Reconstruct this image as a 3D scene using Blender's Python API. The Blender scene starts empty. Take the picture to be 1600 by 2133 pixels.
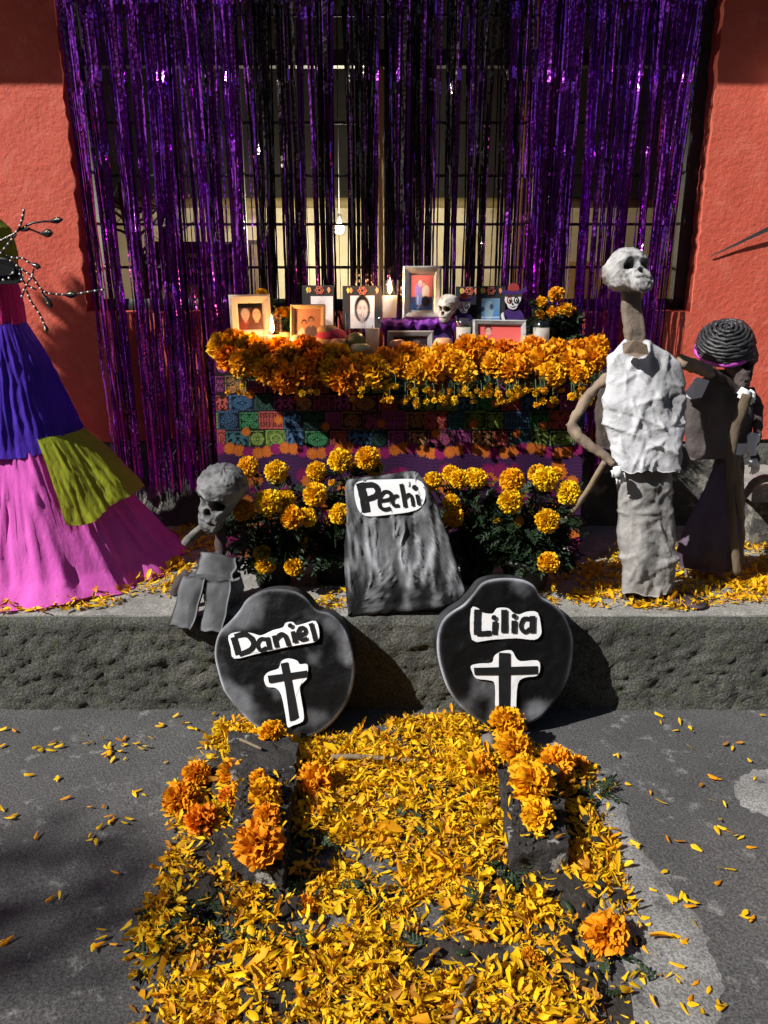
import bpy, math, random
import numpy as np
from mathutils import Vector, Matrix

random.seed(7)
R = math.radians
sc = bpy.context.scene
COL = sc.collection

# ------------------------------------------------------------------ camera
CAM_H, TILT, FPX, CX, CY = 1.40, R(16.0), 1600.0, 800.0, 1066.5   # photo pixels (1600 x 2133)
cam_d = bpy.data.cameras.new('camera')
cam = bpy.data.objects.new('camera', cam_d); COL.objects.link(cam)
cam.location = (0, 0, CAM_H); cam.rotation_euler = (math.pi / 2 - TILT, 0, 0)
cam_d.sensor_fit = 'VERTICAL'; cam_d.sensor_height = 24.0; cam_d.lens = 24.0 * FPX / 2133.0
cam_d.clip_start = 0.02; cam_d.clip_end = 400
sc.camera = cam

# ------------------------------------------------------------------ sky, sun, exposure
SUN_DIR = Vector((0.66, 0.37, -0.66)).normalized()
world = bpy.data.worlds.new('World'); sc.world = world; world.use_nodes = True
wn = world.node_tree.nodes; wl = world.node_tree.links; wn.clear()
sky = wn.new('ShaderNodeTexSky'); sky.sky_type = 'NISHITA'; sky.sun_disc = False
sky.sun_elevation = math.asin(-SUN_DIR.z); sky.sun_rotation = math.atan2(-SUN_DIR.x, -SUN_DIR.y)
bg = wn.new('ShaderNodeBackground'); bg.inputs['Strength'].default_value = 0.05
wo = wn.new('ShaderNodeOutputWorld')
wl.new(sky.outputs[0], bg.inputs['Color']); wl.new(bg.outputs[0], wo.inputs['Surface'])
sun_d = bpy.data.lights.new('sun', 'SUN'); sun_d.energy = 4.8; sun_d.angle = R(0.55); sun_d.color = (1.0, 0.975, 0.94)
sun = bpy.data.objects.new('sun', sun_d); COL.objects.link(sun)
sun.rotation_euler = SUN_DIR.to_track_quat('-Z', 'Y').to_euler(); sun.location = (-4, -4, 6)
vs = sc.view_settings
vs.view_transform = 'Standard'; vs.look = 'None'; vs.gamma = 1.0; vs.exposure = 0.56; vs.use_curve_mapping = False
sc.render.engine = 'CYCLES'
sc.cycles.use_denoising = True
sc.cycles.max_bounces = 5; sc.cycles.diffuse_bounces = 2; sc.cycles.glossy_bounces = 3; sc.cycles.transmission_bounces = 3; sc.cycles.transparent_max_bounces = 14
sc.cycles.sample_clamp_indirect = 6.0

# ------------------------------------------------------------------ pixel <-> place helpers
ct, st = math.cos(TILT), math.sin(TILT)
def ray(x, y):
    a, b = (x - CX) / FPX, (CY - y) / FPX
    return Vector((a, ct + b * st, -st + b * ct))
EYE = Vector((0, 0, CAM_H))
def at(x, y, Y):            # the point at depth Y that the photo shows at pixel x, y
    d = ray(x, y); return EYE + d * (Y / d.y)
def atz(x, y, z):           # the point at height z
    d = ray(x, y); return EYE + d * ((z - CAM_H) / d.z)
def on_plane(x, y, p, n):
    d = ray(x, y); return EYE + d * ((p - EYE).dot(n) / d.dot(n))
def depth_of(P): return P[1] * ct + (CAM_H - P[2]) * st
def pxm(P): return depth_of(P) / FPX        # metres per photo pixel at P
K = 0.345                  # sidewalk height
KY = 2.383                 # kerb front
WY = 3.45                  # wall face

# ------------------------------------------------------------------ numpy noise
def _h(i, j, k, s):
    n = (i * 374761393 + j * 668265263 + k * 2147483647 + s * 974711) & 0xffffffff
    n = ((n ^ (n >> 13)) * 1274126177) & 0xffffffff
    return ((n ^ (n >> 16)) & 0xffff) / 32767.5 - 1.0
def vnoise(P, s=0):
    P = np.asarray(P, float); I = np.floor(P).astype(np.int64); f = P - I; u = f * f * (3 - 2 * f)
    r = 0
    for a in (0, 1):
        for b in (0, 1):
            for c in (0, 1):
                w = (u[:, 0] if a else 1 - u[:, 0]) * (u[:, 1] if b else 1 - u[:, 1]) * (u[:, 2] if c else 1 - u[:, 2])
                r = r + w * _h(I[:, 0] + a, I[:, 1] + b, I[:, 2] + c, s)
    return r
def fbm(P, octv=4, s=0, gain=.5):
    P = np.asarray(P, float); r = 0; a = 1; t = 0
    for o in range(octv):
        r = r + a * vnoise(P * 2 ** o + o * 17.3, s + o); t += a; a *= gain
    return r / t
def crumple(P, freq, seed, n=7):
    """creased paper: sharp folds in random directions, in -1..1"""
    g = np.random.default_rng(seed); P = np.asarray(P, float)
    P = P + .35 / freq * np.stack([vnoise(P * freq * .8, seed + i) for i in range(3)], 1)
    r = np.zeros(len(P))
    for i in range(n):
        d = g.normal(size=3); d /= np.linalg.norm(d); fr = freq * g.uniform(.5, 1.8)
        t = (P @ d) * fr + g.uniform(0, 9)
        r += np.abs((t - np.floor(t)) * 2 - 1) * 2 - 1
    return r / n * 1.7

def creases(P, size, seed):
    """hard paper creases about size apart: 0 on a crease, up to 1 between"""
    g = np.random.default_rng(seed); P = np.asarray(P, float); lo, hi = P.min(0) - size, P.max(0) + size
    n = int(min(900, max(24, np.prod((hi - lo) / size)))); Q = g.uniform(lo, hi, (n, 3))
    W = P + size * .45 * np.stack([vnoise(P / size * .9, seed + i) for i in range(3)], 1); out = np.empty(len(P))
    for k in range(0, len(P), 4000):
        d = np.sort(np.partition(np.linalg.norm(W[k:k + 4000, None] - Q[None], axis=2), 1, axis=1)[:, :2], axis=1); out[k:k + 4000] = d[:, 1] - d[:, 0]
    return np.clip(out / size, 0, 1)
def linefold(P, n, seed, length, w):
    """n long straight creases scattered over an upright sheet (x, z)"""
    g = np.random.default_rng(seed); P = np.asarray(P, float); r = np.zeros(len(P)); lo, hi = P.min(0), P.max(0)
    X, Z = P[:, 0] + .25 * (P[:, 1] - P[:, 1].mean()) + vnoise(P * 18, seed) * .004, P[:, 2] + vnoise(P * 18, seed + 1) * .004
    for _ in range(n):
        cx, cz = g.uniform(lo[0], hi[0]), g.uniform(lo[2], hi[2]); a = g.normal(math.pi / 2, .8); L = length * g.uniform(.4, 1.3); s = g.choice([1, 1, -.8]) * g.uniform(.4, 1)
        u = (X - cx) * math.cos(a) + (Z - cz) * math.sin(a); v = -(X - cx) * math.sin(a) + (Z - cz) * math.cos(a)
        r += s * np.exp(-np.abs(v) / w - (u / L) ** 4)
    return np.clip(r, -1.5, 1.8)
def paper(P, size, seed):
    """flat facets with thin raised creases, about -1..1"""
    ridge = np.exp(-creases(P * np.array([1.3, 1.3, .62]), size, seed) / .075) + .6 * np.exp(-creases(P, size * .5, seed + 5) / .09)
    return .85 * crumple(P, .55 / size, seed, 3) + 1.1 * ridge - .4

# ------------------------------------------------------------------ object helpers
def S(r, g, b):                     # sRGB 0..255 -> linear
    f = lambda v: (v / 12.92 if v <= .04045 else ((v + .055) / 1.055) ** 2.4)
    return (f(r / 255), f(g / 255), f(b / 255))
def mesh(name, V, F, mt, cols=None, smooth=True):
    V = np.asarray(V, np.float32).reshape(-1, 3)
    me = bpy.data.meshes.new(name)
    if isinstance(F, np.ndarray) and F.ndim == 2:
        n, k = F.shape
        me.vertices.add(len(V)); me.vertices.foreach_set('co', V.ravel())
        me.loops.add(n * k); me.loops.foreach_set('vertex_index', F.astype(np.int32).ravel())
        me.polygons.add(n); me.polygons.foreach_set('loop_start', np.arange(0, n * k, k, dtype=np.int32))
        me.update(calc_edges=True)
    else:
        me.from_pydata(V.tolist(), [], [tuple(int(i) for i in f) for f in F]); me.update()
    if cols is not None:
        cols = np.asarray(cols, np.float32)
        c4 = np.ones((len(cols), 4), np.float32); c4[:, :3] = cols[:, :3]
        at_ = me.color_attributes.new('Col', 'FLOAT_COLOR', 'POINT'); at_.data.foreach_set('color', c4.ravel())
    me.polygons.foreach_set('use_smooth', np.full(len(me.polygons), smooth))
    if mt is not None: me.materials.append(mt)
    return me
def tag(o, label=None, cat=None, group=None, kind=None):
    if label: o['label'] = label
    if cat: o['category'] = cat
    if group: o['group'] = group
    if kind: o['kind'] = kind
    return o
def obj(name, me, parent=None, base=None):
    """base: the place the mesh's world coordinates are re-centred on (top-level things)"""
    o = bpy.data.objects.new(name, me); COL.objects.link(o)
    if parent is not None:
        o.parent = parent
        b = parent
        off = Vector((0, 0, 0))
        while b is not None: off += b.location; b = b.parent
        if me is not None and not me.get('local'): me.transform(Matrix.Translation(-off))
    elif base is not None:
        o.location = base; me.transform(Matrix.Translation(-Vector(base)))
    return o
def build(name, V, F, mt, parent=None, base=None, cols=None, smooth=True):
    return obj(name, mesh(name, V, F, mt, cols, smooth), parent, base)
def empty(name, loc, label, cat, group=None):
    o = bpy.data.objects.new(name, None); COL.objects.link(o); o.location = loc; o.empty_display_size = .05
    return tag(o, label, cat, group)
def inst(name, me, loc, rot=(0, 0, 0), scale=1.0, parent=None):
    o = bpy.data.objects.new(name, me); COL.objects.link(o)
    if parent is not None:
        o.parent = parent; loc = Vector(loc) - parent.location
    o.location = loc; o.rotation_euler = rot
    o.scale = (scale,) * 3 if isinstance(scale, (int, float)) else scale
    return o
def join(parts):
    V, F, n = [], [], 0
    for v, f in parts:
        V.append(np.asarray(v, float).reshape(-1, 3)); F += [tuple(int(i) + n for i in q) for q in f]; n += len(V[-1])
    return np.concatenate(V), F
def grid_faces(nu, nv, wrap=False):
    """nu columns, nv rows of vertices, index = row*nu+col"""
    i, j = np.meshgrid(np.arange(nu if wrap else nu - 1), np.arange(nv - 1))
    i = i.ravel(); j = j.ravel(); i2 = (i + 1) % nu
    return np.stack([j * nu + i, j * nu + i2, (j + 1) * nu + i2, (j + 1) * nu + i], 1)
def box(a, b):
    x0, y0, z0 = a; x1, y1, z1 = b
    V = [(x0, y0, z0), (x1, y0, z0), (x1, y1, z0), (x0, y1, z0), (x0, y0, z1), (x1, y0, z1), (x1, y1, z1), (x0, y1, z1)]
    return V, [(0, 3, 2, 1), (4, 5, 6, 7), (0, 1, 5, 4), (1, 2, 6, 5), (2, 3, 7, 6), (3, 0, 4, 7)]
def hexa(P8):                       # 8 points, first 4 = front loop, last 4 = back loop
    return [tuple(p) for p in P8], [(0, 1, 2, 3), (7, 6, 5, 4), (0, 4, 5, 1), (1, 5, 6, 2), (2, 6, 7, 3), (3, 7, 4, 0)]
def slab(pts, n, th):
    """flat sheet: polygon points pts with thickness th along -n"""
    m = len(pts); n = Vector(n)
    V = [tuple(p) for p in pts] + [tuple(Vector(p) - n * th) for p in pts]
    F = [tuple(range(m)), tuple(range(2 * m - 1, m - 1, -1))] + [(i, m + i, m + (i + 1) % m, (i + 1) % m) for i in range(m)]
    return V, F
def smooth_path(P, sub=4, closed=False):
    P = [Vector(p) for p in P]; n = len(P); out = []
    for i in range(n if closed else n - 1):
        if closed: a, b, c, d = P[i - 1], P[i], P[(i + 1) % n], P[(i + 2) % n]
        else: a, b, c, d = P[max(i - 1, 0)], P[i], P[i + 1], P[min(i + 2, n - 1)]
        for k in range(sub):
            t = k / sub
            out.append(.5 * ((2 * b) + (c - a) * t + (2 * a - 5 * b + 4 * c - d) * t * t + (3 * b - a - 3 * c + d) * t ** 3))
    if not closed: out.append(P[-1])
    return out
def tube(P, rad, n=8, cap=True, jit=0, seed=0):
    P = [Vector(p) for p in P]; m = len(P)
    if not hasattr(rad, '__len__'): rad = [rad] * m
    if len(rad) != m: rad = np.interp(np.linspace(0, 1, m), np.linspace(0, 1, len(rad)), rad)
    g = np.random.default_rng(seed); V = []; up = None
    for i in range(m):
        t = (P[min(i + 1, m - 1)] - P[max(i - 1, 0)]).normalized()
        if up is None: up = t.orthogonal().normalized()
        up = (up - t * up.dot(t)).normalized(); s = t.cross(up)
        for k in range(n):
            a = 2 * math.pi * k / n; r = rad[i] * (1 + jit * g.uniform(-1, 1))
            V.append(P[i] + up * (math.cos(a) * r) + s * (math.sin(a) * r))
    F = [tuple(q) for q in grid_faces(n, m, True)]
    if cap: F += [tuple(range(n - 1, -1, -1)), tuple(range((m - 1) * n, m * n))]
    return np.array([tuple(v) for v in V]), F
def lathe(prof, c, n=28, sx=1, sy=1):
    """prof: (radius, z) from bottom to top, around the vertical through c"""
    V = [(c[0] + r * math.cos(2 * math.pi * k / n) * sx, c[1] + r * math.sin(2 * math.pi * k / n) * sy, c[2] + z) for r, z in prof for k in range(n)]
    F = [tuple(q) for q in grid_faces(n, len(prof), True)]
    return np.array(V), F
def loft(rows, ratio=.4, n=40, step=.012, power=2.3, Ydef=None):
    """rows: (y, x_left, x_right, depth) in photo pixels + depth; an oval solid with that outline"""
    A = []
    for y, xl, xr, Y in rows:
        a, b = at(xl, y, Y), at(xr, y, Y); A.append((a.x, b.x, (a.z + b.z) / 2, Y))
    A = np.array(A); L = np.abs(np.diff(A[:, 2])).sum(); m = max(3, int(L / step))
    t = np.r_[0, np.cumsum(np.abs(np.diff(A[:, 2])))]; tt = np.linspace(0, t[-1], m)
    A = np.stack([np.interp(tt, t, A[:, i]) for i in range(4)], 1)
    th = np.arange(n) * 2 * math.pi / n
    c, s = np.cos(th), np.sin(th)
    ex = np.sign(c) * np.abs(c) ** (2 / power); ey = np.sign(s) * np.abs(s) ** (2 / power)
    cx = (A[:, 0] + A[:, 1]) / 2; hw = (A[:, 1] - A[:, 0]) / 2
    X = cx[:, None] + hw[:, None] * ex; Y = A[:, 3][:, None] + hw[:, None] * ratio * ey; Z = np.repeat(A[:, 2][:, None], n, 1)
    V = np.stack([X, Y, Z], 2).reshape(-1, 3)
    N = np.stack([np.broadcast_to(c, X.shape), np.broadcast_to(s, X.shape), np.zeros_like(X)], 2).reshape(-1, 3)
    F = [tuple(q) for q in grid_faces(n, m, True)] + [tuple(range(n)), tuple(range((m - 1) * n, m * n))[::-1]]
    return V, N, F
def petals(root, d, side, L, W, cup, curl, rng, rag=.0, prof=(.35, .85, 1.0, .62)):
    """many petals at once: 4 rows x 3 columns of vertices each"""
    n = len(root); d = d / np.linalg.norm(d, axis=1)[:, None]
    side = side - d * (side * d).sum(1)[:, None]; side /= np.linalg.norm(side, axis=1)[:, None]
    nor = np.cross(side, d)
    L = np.broadcast_to(L, n); W = np.broadcast_to(W, n); cup = np.broadcast_to(cup, n); curl = np.broadcast_to(curl, n)
    V = np.zeros((n, 12, 3)); tt = (0, .38, .74, 1.0)
    for r, t in enumerate(tt):
        for c, s in enumerate((-1, 0, 1)):
            tj = t * (1 + (rag * rng.uniform(-1, 1, n) if r >= 2 else 0)) + (-.07 if (r == 3 and s != 0) else 0)
            V[:, r * 3 + c] = (root + d * (L * tj)[:, None] + side * (W * .5 * prof[r] * s)[:, None]
                               + nor * (W * cup * (s * s - .5) * (1 + (rag * rng.uniform(-2, 2, n) if r >= 2 else 0)) + L * curl * t * t)[:, None])
    q = grid_faces(3, 4); F = (np.arange(n)[:, None, None] * 12 + q[None]).reshape(-1, 4)
    return V.reshape(-1, 3), F
# ------------------------------------------------------------------ materials (all procedural)
def nodes(name):
    m = bpy.data.materials.new(name); m.use_nodes = True; nt = m.node_tree; nt.nodes.clear()
    out = nt.nodes.new('ShaderNodeOutputMaterial'); b = nt.nodes.new('ShaderNodeBsdfPrincipled')
    nt.links.new(b.outputs[0], out.inputs[0])
    return m, nt, b, out
def pmat(name, c1, c2=None, scale=6.0, rough=.8, bump=0.0, bscale=60.0, metal=0.0, vcol=False, trans=0.0, spec=.4,
         spot=None, spot_scale=3.0, spot_pos=(.52, .62), hue=0.0, wave=0.0, wscale=20.0, bdist=.01, aniso=(1, 1, 1), c3=None, coat=0.0, vbump=0, vscale=30, grain=0.0, gscale=240.0):
    m, nt, b, out = nodes(name); N = nt.nodes.new; Lk = nt.links.new
    tc = N('ShaderNodeTexCoord'); mp = N('ShaderNodeMapping'); mp.inputs['Scale'].default_value = aniso
    Lk(tc.outputs['Object'], mp.inputs['Vector']); vec = mp.outputs[0]
    def noise_(s, detail=6.0, rgh=.6):
        t = N('ShaderNodeTexNoise'); t.inputs['Scale'].default_value = s; t.inputs['Detail'].default_value = detail
        t.inputs['Roughness'].default_value = rgh; Lk(vec, t.inputs['Vector']); return t.outputs['Fac']
    def mix(f, a, c, mode='MIX'):
        x = N('ShaderNodeMix'); x.data_type = 'RGBA'; x.blend_type = mode
        if isinstance(f, float): x.inputs[0].default_value = f
        else: Lk(f, x.inputs[0])
        for i, v in ((6, a), (7, c)):
            if isinstance(v, tuple): x.inputs[i].default_value = (*v[:3], 1)
            else: Lk(v, x.inputs[i])
        return x.outputs[2]
    def ramp(f, lo, hi):
        x = N('ShaderNodeMapRange'); x.inputs['From Min'].default_value = lo; x.inputs['From Max'].default_value = hi
        x.interpolation_type = 'SMOOTHSTEP'; Lk(f, x.inputs['Value']); return x.outputs['Result']
    col = c1
    if vcol:
        a = N('ShaderNodeVertexColor'); a.layer_name = 'Col'; col = a.outputs['Color']
        if c2 is not None: col = mix(ramp(noise_(scale), .35, .65), col, mix(1.0, col, c2, 'MULTIPLY'))
    elif c2 is not None: col = mix(ramp(noise_(scale), .3, .7), c1, c2)
    if c3 is not None: col = mix(ramp(noise_(scale * 5.3, 4), .45, .75), col, c3)
    if spot is not None: col = mix(ramp(noise_(spot_scale, 8, .65), *spot_pos), col, spot)
    if grain: col = mix(ramp(noise_(gscale, 3, .7), .38, .62), mix(1.0, col, (1 - grain,) * 3, 'MULTIPLY'), mix(1.0, col, (1 + grain,) * 3, 'MULTIPLY'))
    if hue:
        oi = N('ShaderNodeObjectInfo'); hs = N('ShaderNodeHueSaturation')
        mr = N('ShaderNodeMapRange'); mr.inputs['To Min'].default_value = .5 - hue; mr.inputs['To Max'].default_value = .5 + hue * .5
        Lk(oi.outputs['Random'], mr.inputs['Value']); Lk(mr.outputs[0], hs.inputs['Hue'])
        if isinstance(col, tuple): hs.inputs['Color'].default_value = (*col, 1)
        else: Lk(col, hs.inputs['Color'])
        col = hs.outputs['Color']
    if isinstance(col, tuple): b.inputs['Base Color'].default_value = (*col[:3], 1)
    else: Lk(col, b.inputs['Base Color'])
    b.inputs['Roughness'].default_value = rough; b.inputs['Metallic'].default_value = metal
    b.inputs['Specular IOR Level'].default_value = spec
    if coat: b.inputs['Coat Weight'].default_value = coat
    h = None
    def bumpnode(hs, strength, dist, prev):
        x = N('ShaderNodeBump'); x.inputs['Strength'].default_value = strength; x.inputs['Distance'].default_value = dist
        Lk(hs, x.inputs['Height'])
        if prev is not None: Lk(prev, x.inputs['Normal'])
        return x.outputs['Normal']
    if bump: h = bumpnode(noise_(bscale, 8, .65), bump, bdist, h)
    if vbump:
        v = N('ShaderNodeTexVoronoi'); v.feature = 'DISTANCE_TO_EDGE'; v.inputs['Scale'].default_value = vscale; Lk(vec, v.inputs['Vector'])
        h = bumpnode(v.outputs['Distance'], vbump, bdist, h)
    if wave:
        w = N('ShaderNodeTexWave'); w.inputs['Scale'].default_value = wscale; w.inputs['Distortion'].default_value = 2.5; w.inputs['Detail'].default_value = 3
        Lk(vec, w.inputs['Vector']); h = bumpnode(w.outputs['Fac'], wave, bdist, h)
    if h is not None: Lk(h, b.inputs['Normal'])
    if trans:
        t = N('ShaderNodeBsdfTranslucent'); ms = N('ShaderNodeMixShader'); ms.inputs[0].default_value = trans
        if isinstance(col, tuple): t.inputs['Color'].default_value = (*col[:3], 1)
        else: Lk(col, t.inputs['Color'])
        Lk(b.outputs[0], ms.inputs[1]); Lk(t.outputs[0], ms.inputs[2]); Lk(ms.outputs[0], out.inputs[0])
    return m
def emit(name, col, strength):
    m = bpy.data.materials.new(name); m.use_nodes = True; nt = m.node_tree; nt.nodes.clear()
    o = nt.nodes.new('ShaderNodeOutputMaterial'); e = nt.nodes.new('ShaderNodeEmission')
    e.inputs[0].default_value = (*col, 1); e.inputs[1].default_value = strength; nt.links.new(e.outputs[0], o.inputs[0]); return m
def clear(name, tint, gloss=.12, rough=.03):
    m = bpy.data.materials.new(name); m.use_nodes = True; nt = m.node_tree; nt.nodes.clear(); N = nt.nodes.new
    o = N('ShaderNodeOutputMaterial'); t = N('ShaderNodeBsdfTransparent'); t.inputs[0].default_value = (*tint, 1)
    g = N('ShaderNodeBsdfGlossy'); g.inputs['Roughness'].default_value = rough
    fr = N('ShaderNodeLayerWeight'); fr.inputs['Blend'].default_value = .5; pw_ = N('ShaderNodeMath'); pw_.operation = 'POWER'; pw_.inputs[1].default_value = 3.0; nt.links.new(fr.outputs['Facing'], pw_.inputs[0]); ml = N('ShaderNodeMath'); ml.operation = 'MULTIPLY_ADD'; ml.inputs[1].default_value = gloss * 3; ml.inputs[2].default_value = gloss * .35; nt.links.new(pw_.outputs[0], ml.inputs[0])
    mx = N('ShaderNodeMixShader'); nt.links.new(ml.outputs[0], mx.inputs[0]); nt.links.new(t.outputs[0], mx.inputs[1]); nt.links.new(g.outputs[0], mx.inputs[2])
    nt.links.new(mx.outputs[0], o.inputs[0]); return m

M = {}
M['red'] = pmat('red_plaster', (.60, .105, .062), (.55, .088, .05), 2.5, .8, .50, 46, bdist=.012, c3=(.64, .14, .09), spot=(.55, .30, .24), spot_scale=5, spot_pos=(.70, .76))
M['plinth'] = pmat('bare_plinth', (.10, .095, .085), (.055, .052, .05), 6, .95, .9, 45, spot=(.24, .225, .19), spot_scale=7, spot_pos=(.53, .60), c3=(.09, .10, .075), bdist=.02)
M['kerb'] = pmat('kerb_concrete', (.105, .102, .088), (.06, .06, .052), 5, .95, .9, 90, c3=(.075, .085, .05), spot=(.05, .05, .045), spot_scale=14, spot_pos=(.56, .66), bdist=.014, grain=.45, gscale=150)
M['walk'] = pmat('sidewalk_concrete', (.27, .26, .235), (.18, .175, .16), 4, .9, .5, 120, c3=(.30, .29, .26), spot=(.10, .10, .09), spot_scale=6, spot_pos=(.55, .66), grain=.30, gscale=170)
M['street'] = pmat('street_concrete', (.088, .086, .083), (.056, .055, .054), 2.4, .85, .6, 110, c3=(.066, .065, .063), spot=(.17, .168, .16), spot_scale=13, spot_pos=(.56, .68), bdist=.010, grain=.42, gscale=170)
M['patch'] = pmat('patched_concrete', (.25, .245, .232), (.14, .137, .13), 5, .9, .55, 120, c3=(.16, .155, .15), spot=(.08, .08, .08), spot_scale=11, spot_pos=(.55, .66), bdist=.006, grain=.40, gscale=170)
M['soil'] = pmat('soil', (.038, .030, .024), (.02, .016, .013), 18, .95, .9, 150, c3=(.06, .05, .042), bdist=.01)
M['block'] = pmat('concrete_block', (.055, .050, .046), (.020, .018, .017), 9, .95, 1.0, 70, spot=(.34, .33, .31), spot_scale=16, spot_pos=(.58, .64), bdist=.02)
M['petal'] = pmat('marigold_petal', (1, 1, 1), vcol=True, rough=.62, trans=.28, spec=.25)
M['orange'] = pmat('orange_marigold', (1, 1, 1), vcol=True, rough=.65, trans=.22, spec=.2, hue=.018)
M['green'] = pmat('marigold_leaf', (.022, .045, .016), (.010, .024, .010), 40, .6, trans=.12, spec=.35)
M['stem'] = pmat('flower_stem', (.07, .12, .04), (.10, .12, .05), 30, .7)
M['black_pot'] = pmat('black_plastic', (.012, .012, .013), rough=.45)
M['frame_dark'] = pmat('dark_steel', (.018, .018, .02), (.03, .028, .027), 12, .55, .2, 80)
M['ochre'] = pmat('ochre_wood', (.32, .25, .11), (.24, .18, .08), 8, .7, aniso=(6, 6, .5))
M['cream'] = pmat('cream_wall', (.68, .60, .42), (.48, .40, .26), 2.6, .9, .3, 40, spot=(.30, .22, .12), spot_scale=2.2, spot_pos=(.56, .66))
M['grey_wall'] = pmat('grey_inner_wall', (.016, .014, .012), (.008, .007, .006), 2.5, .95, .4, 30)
M['dark_wood'] = pmat('dark_wood', (.035, .025, .02), (.02, .015, .012), 10, .7)
M['pane'] = clear('window_pane', (.93, .95, .94), .04, .02)
M['glass'] = clear('candle_glass', (.96, .96, .95), .22, .03)
def foil(name, c1, c2):
    m, nt, b, out = nodes(name); N = nt.nodes.new; Lk = nt.links.new
    tc = N('ShaderNodeTexCoord'); n = N('ShaderNodeTexNoise'); n.inputs['Scale'].default_value = 9; Lk(tc.outputs['Object'], n.inputs['Vector'])
    mx = N('ShaderNodeMix'); mx.data_type = 'RGBA'; mx.inputs[6].default_value = (*c1, 1); mx.inputs[7].default_value = (*c2, 1)
    Lk(n.outputs['Fac'], mx.inputs[0]); Lk(mx.outputs[2], b.inputs['Base Color'])
    b.inputs['Metallic'].default_value = 1.0; b.inputs['Roughness'].default_value = .17
    v = N('ShaderNodeTexVoronoi'); v.inputs['Scale'].default_value = 60; Lk(tc.outputs['Object'], v.inputs['Vector'])
    bp = N('ShaderNodeBump'); bp.inputs['Strength'].default_value = .26; bp.inputs['Distance'].default_value = .006
    Lk(v.outputs['Distance'], bp.inputs['Height']); Lk(bp.outputs[0], b.inputs['Normal']); return m
M['foil_p'] = foil('purple_foil', (.36, .06, .78), (.58, .09, .66))
M['foil_b'] = foil('black_foil', (.055, .04, .05), (.11, .085, .075))
M['cloth'] = pmat('printed_tablecloth', (1, 1, 1), vcol=True, rough=.85, bump=.15, bscale=300, bdist=.002, spec=.15)
M['print'] = pmat('photo_print', (1, 1, 1), vcol=True, rough=.35, spec=.4)
M['spray'] = pmat('spray_painted_papier', (1, 1, 1), vcol=True, rough=.50, bump=.35, bscale=35, spec=.18, bdist=.012, vbump=.12, vscale=16)
M['paper'] = pmat('white_paper', (.80, .80, .80), (.70, .71, .72), 7, .75, .15, 30)
M['ink'] = pmat('black_marker', (.008, .008, .009), (.014, .014, .015), 25, .7, spec=.15)
M['crumpled'] = pmat('crumpled_paper', (1, 1, 1), vcol=True, rough=.72, bump=.5, bscale=28, bdist=.012, spec=.3, vbump=.12, vscale=24)
M['kraft'] = pmat('kraft_paper', (.27, .20, .14), (.17, .125, .09), 9, .8, .45, 40, bdist=.01, vbump=.3, vscale=22)
M['kraft_dark'] = pmat('dark_painted_card', (.060, .042, .038), (.032, .022, .022), 7, .8, .4, 30, bdist=.01, spot=(.07, .045, .06), spot_scale=5, spot_pos=(.5, .65))
M['purple_card'] = pmat('purple_dark_card', (.045, .024, .05), (.03, .02, .022), 4, .8, .3, 30)
M['card'] = pmat('grey_painted_card', (1, 1, 1), vcol=True, rough=.65, bump=.35, bscale=30, bdist=.008, spec=.35)
M['bark'] = pmat('bark', (.16, .12, .075), (.075, .055, .035), 16, .85, .7, 60, aniso=(1, 1, .25))
M['stick'] = pmat('dry_stick', (.24, .18, .115), (.15, .11, .07), 14, .8, .4, 70, aniso=(1, 1, .3))
M['hair'] = pmat('black_coil', (.020, .020, .022), (.035, .034, .036), 40, .42, .3, 120, spec=.5)
M['pink_band'] = pmat('pink_band', (.55, .09, .50), (.42, .06, .38), 20, .6, .3, 60)
def crepe(name, a, b_, t=.25): return pmat(name, a, b_, 2, .85, .4, 16, bdist=.008, trans=t, aniso=(5, 5, .5), spec=.15)
M['c_pink'] = crepe('pink_crepe', (.80, .15, .58), (.70, .115, .50))
M['c_blue'] = crepe('blue_crepe', (.085, .03, .46), (.06, .022, .35), .15)
M['c_green'] = crepe('green_crepe', (.42, .47, .035), (.33, .38, .03))
M['c_mag'] = crepe('magenta_crepe', (.52, .03, .20), (.40, .02, .15))
M['veil'] = crepe('green_veil', (.20, .26, .03), (.12, .17, .02))
M['black_gloss'] = pmat('black_gloss', (.012, .012, .013), rough=.25, spec=.6)
M['white_dot'] = pmat('white_bead', (.8, .8, .78), rough=.4)
M['gold'] = pmat('gold_paint', (.5, .34, .08), rough=.4, metal=.4)
M['wax'] = pmat('candle_wax', (.80, .74, .66), (.74, .67, .58), 12, .5, trans=.5)
M['flame'] = emit('flame', (1.0, .66, .26), 26.0)
M['bulb'] = emit('bulb', (1.0, .86, .62), 60.0)
M['wick'] = pmat('wick', (.02, .015, .012))
M['f_cream'] = pmat('cream_frame', (.66, .58, .48), (.58, .50, .40), 10, .6, .2, 60)
M['f_wood'] = pmat('oak_frame', (.55, .38, .20), (.44, .29, .14), 9, .55, .2, 60, aniso=(1, 1, .3))
M['f_silver'] = pmat('silver_frame', (.52, .50, .46), (.36, .34, .31), 30, .32, .3, 220, metal=.75)
M['f_grey'] = pmat('weathered_frame', (.40, .40, .39), (.20, .20, .20), 16, .7, .4, 60, aniso=(.3, 1, 1))
M['f_dark'] = pmat('grey_brown_frame', (.26, .23, .21), (.20, .17, .16), 12, .6)
M['tissue'] = pmat('purple_tissue', (.20, .03, .36), (.13, .02, .27), 14, .8, .4, 40, trans=.15)
M['black_card'] = pmat('black_card', (.016, .015, .017), (.022, .021, .023), 20, .7)
M['purple_felt'] = pmat('purple_felt', (.06, .018, .16), (.045, .014, .12), 30, .85, .3, 200)
M['white_foam'] = pmat('white_foam', (.80, .78, .76), (.74, .72, .70), 20, .7)
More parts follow.
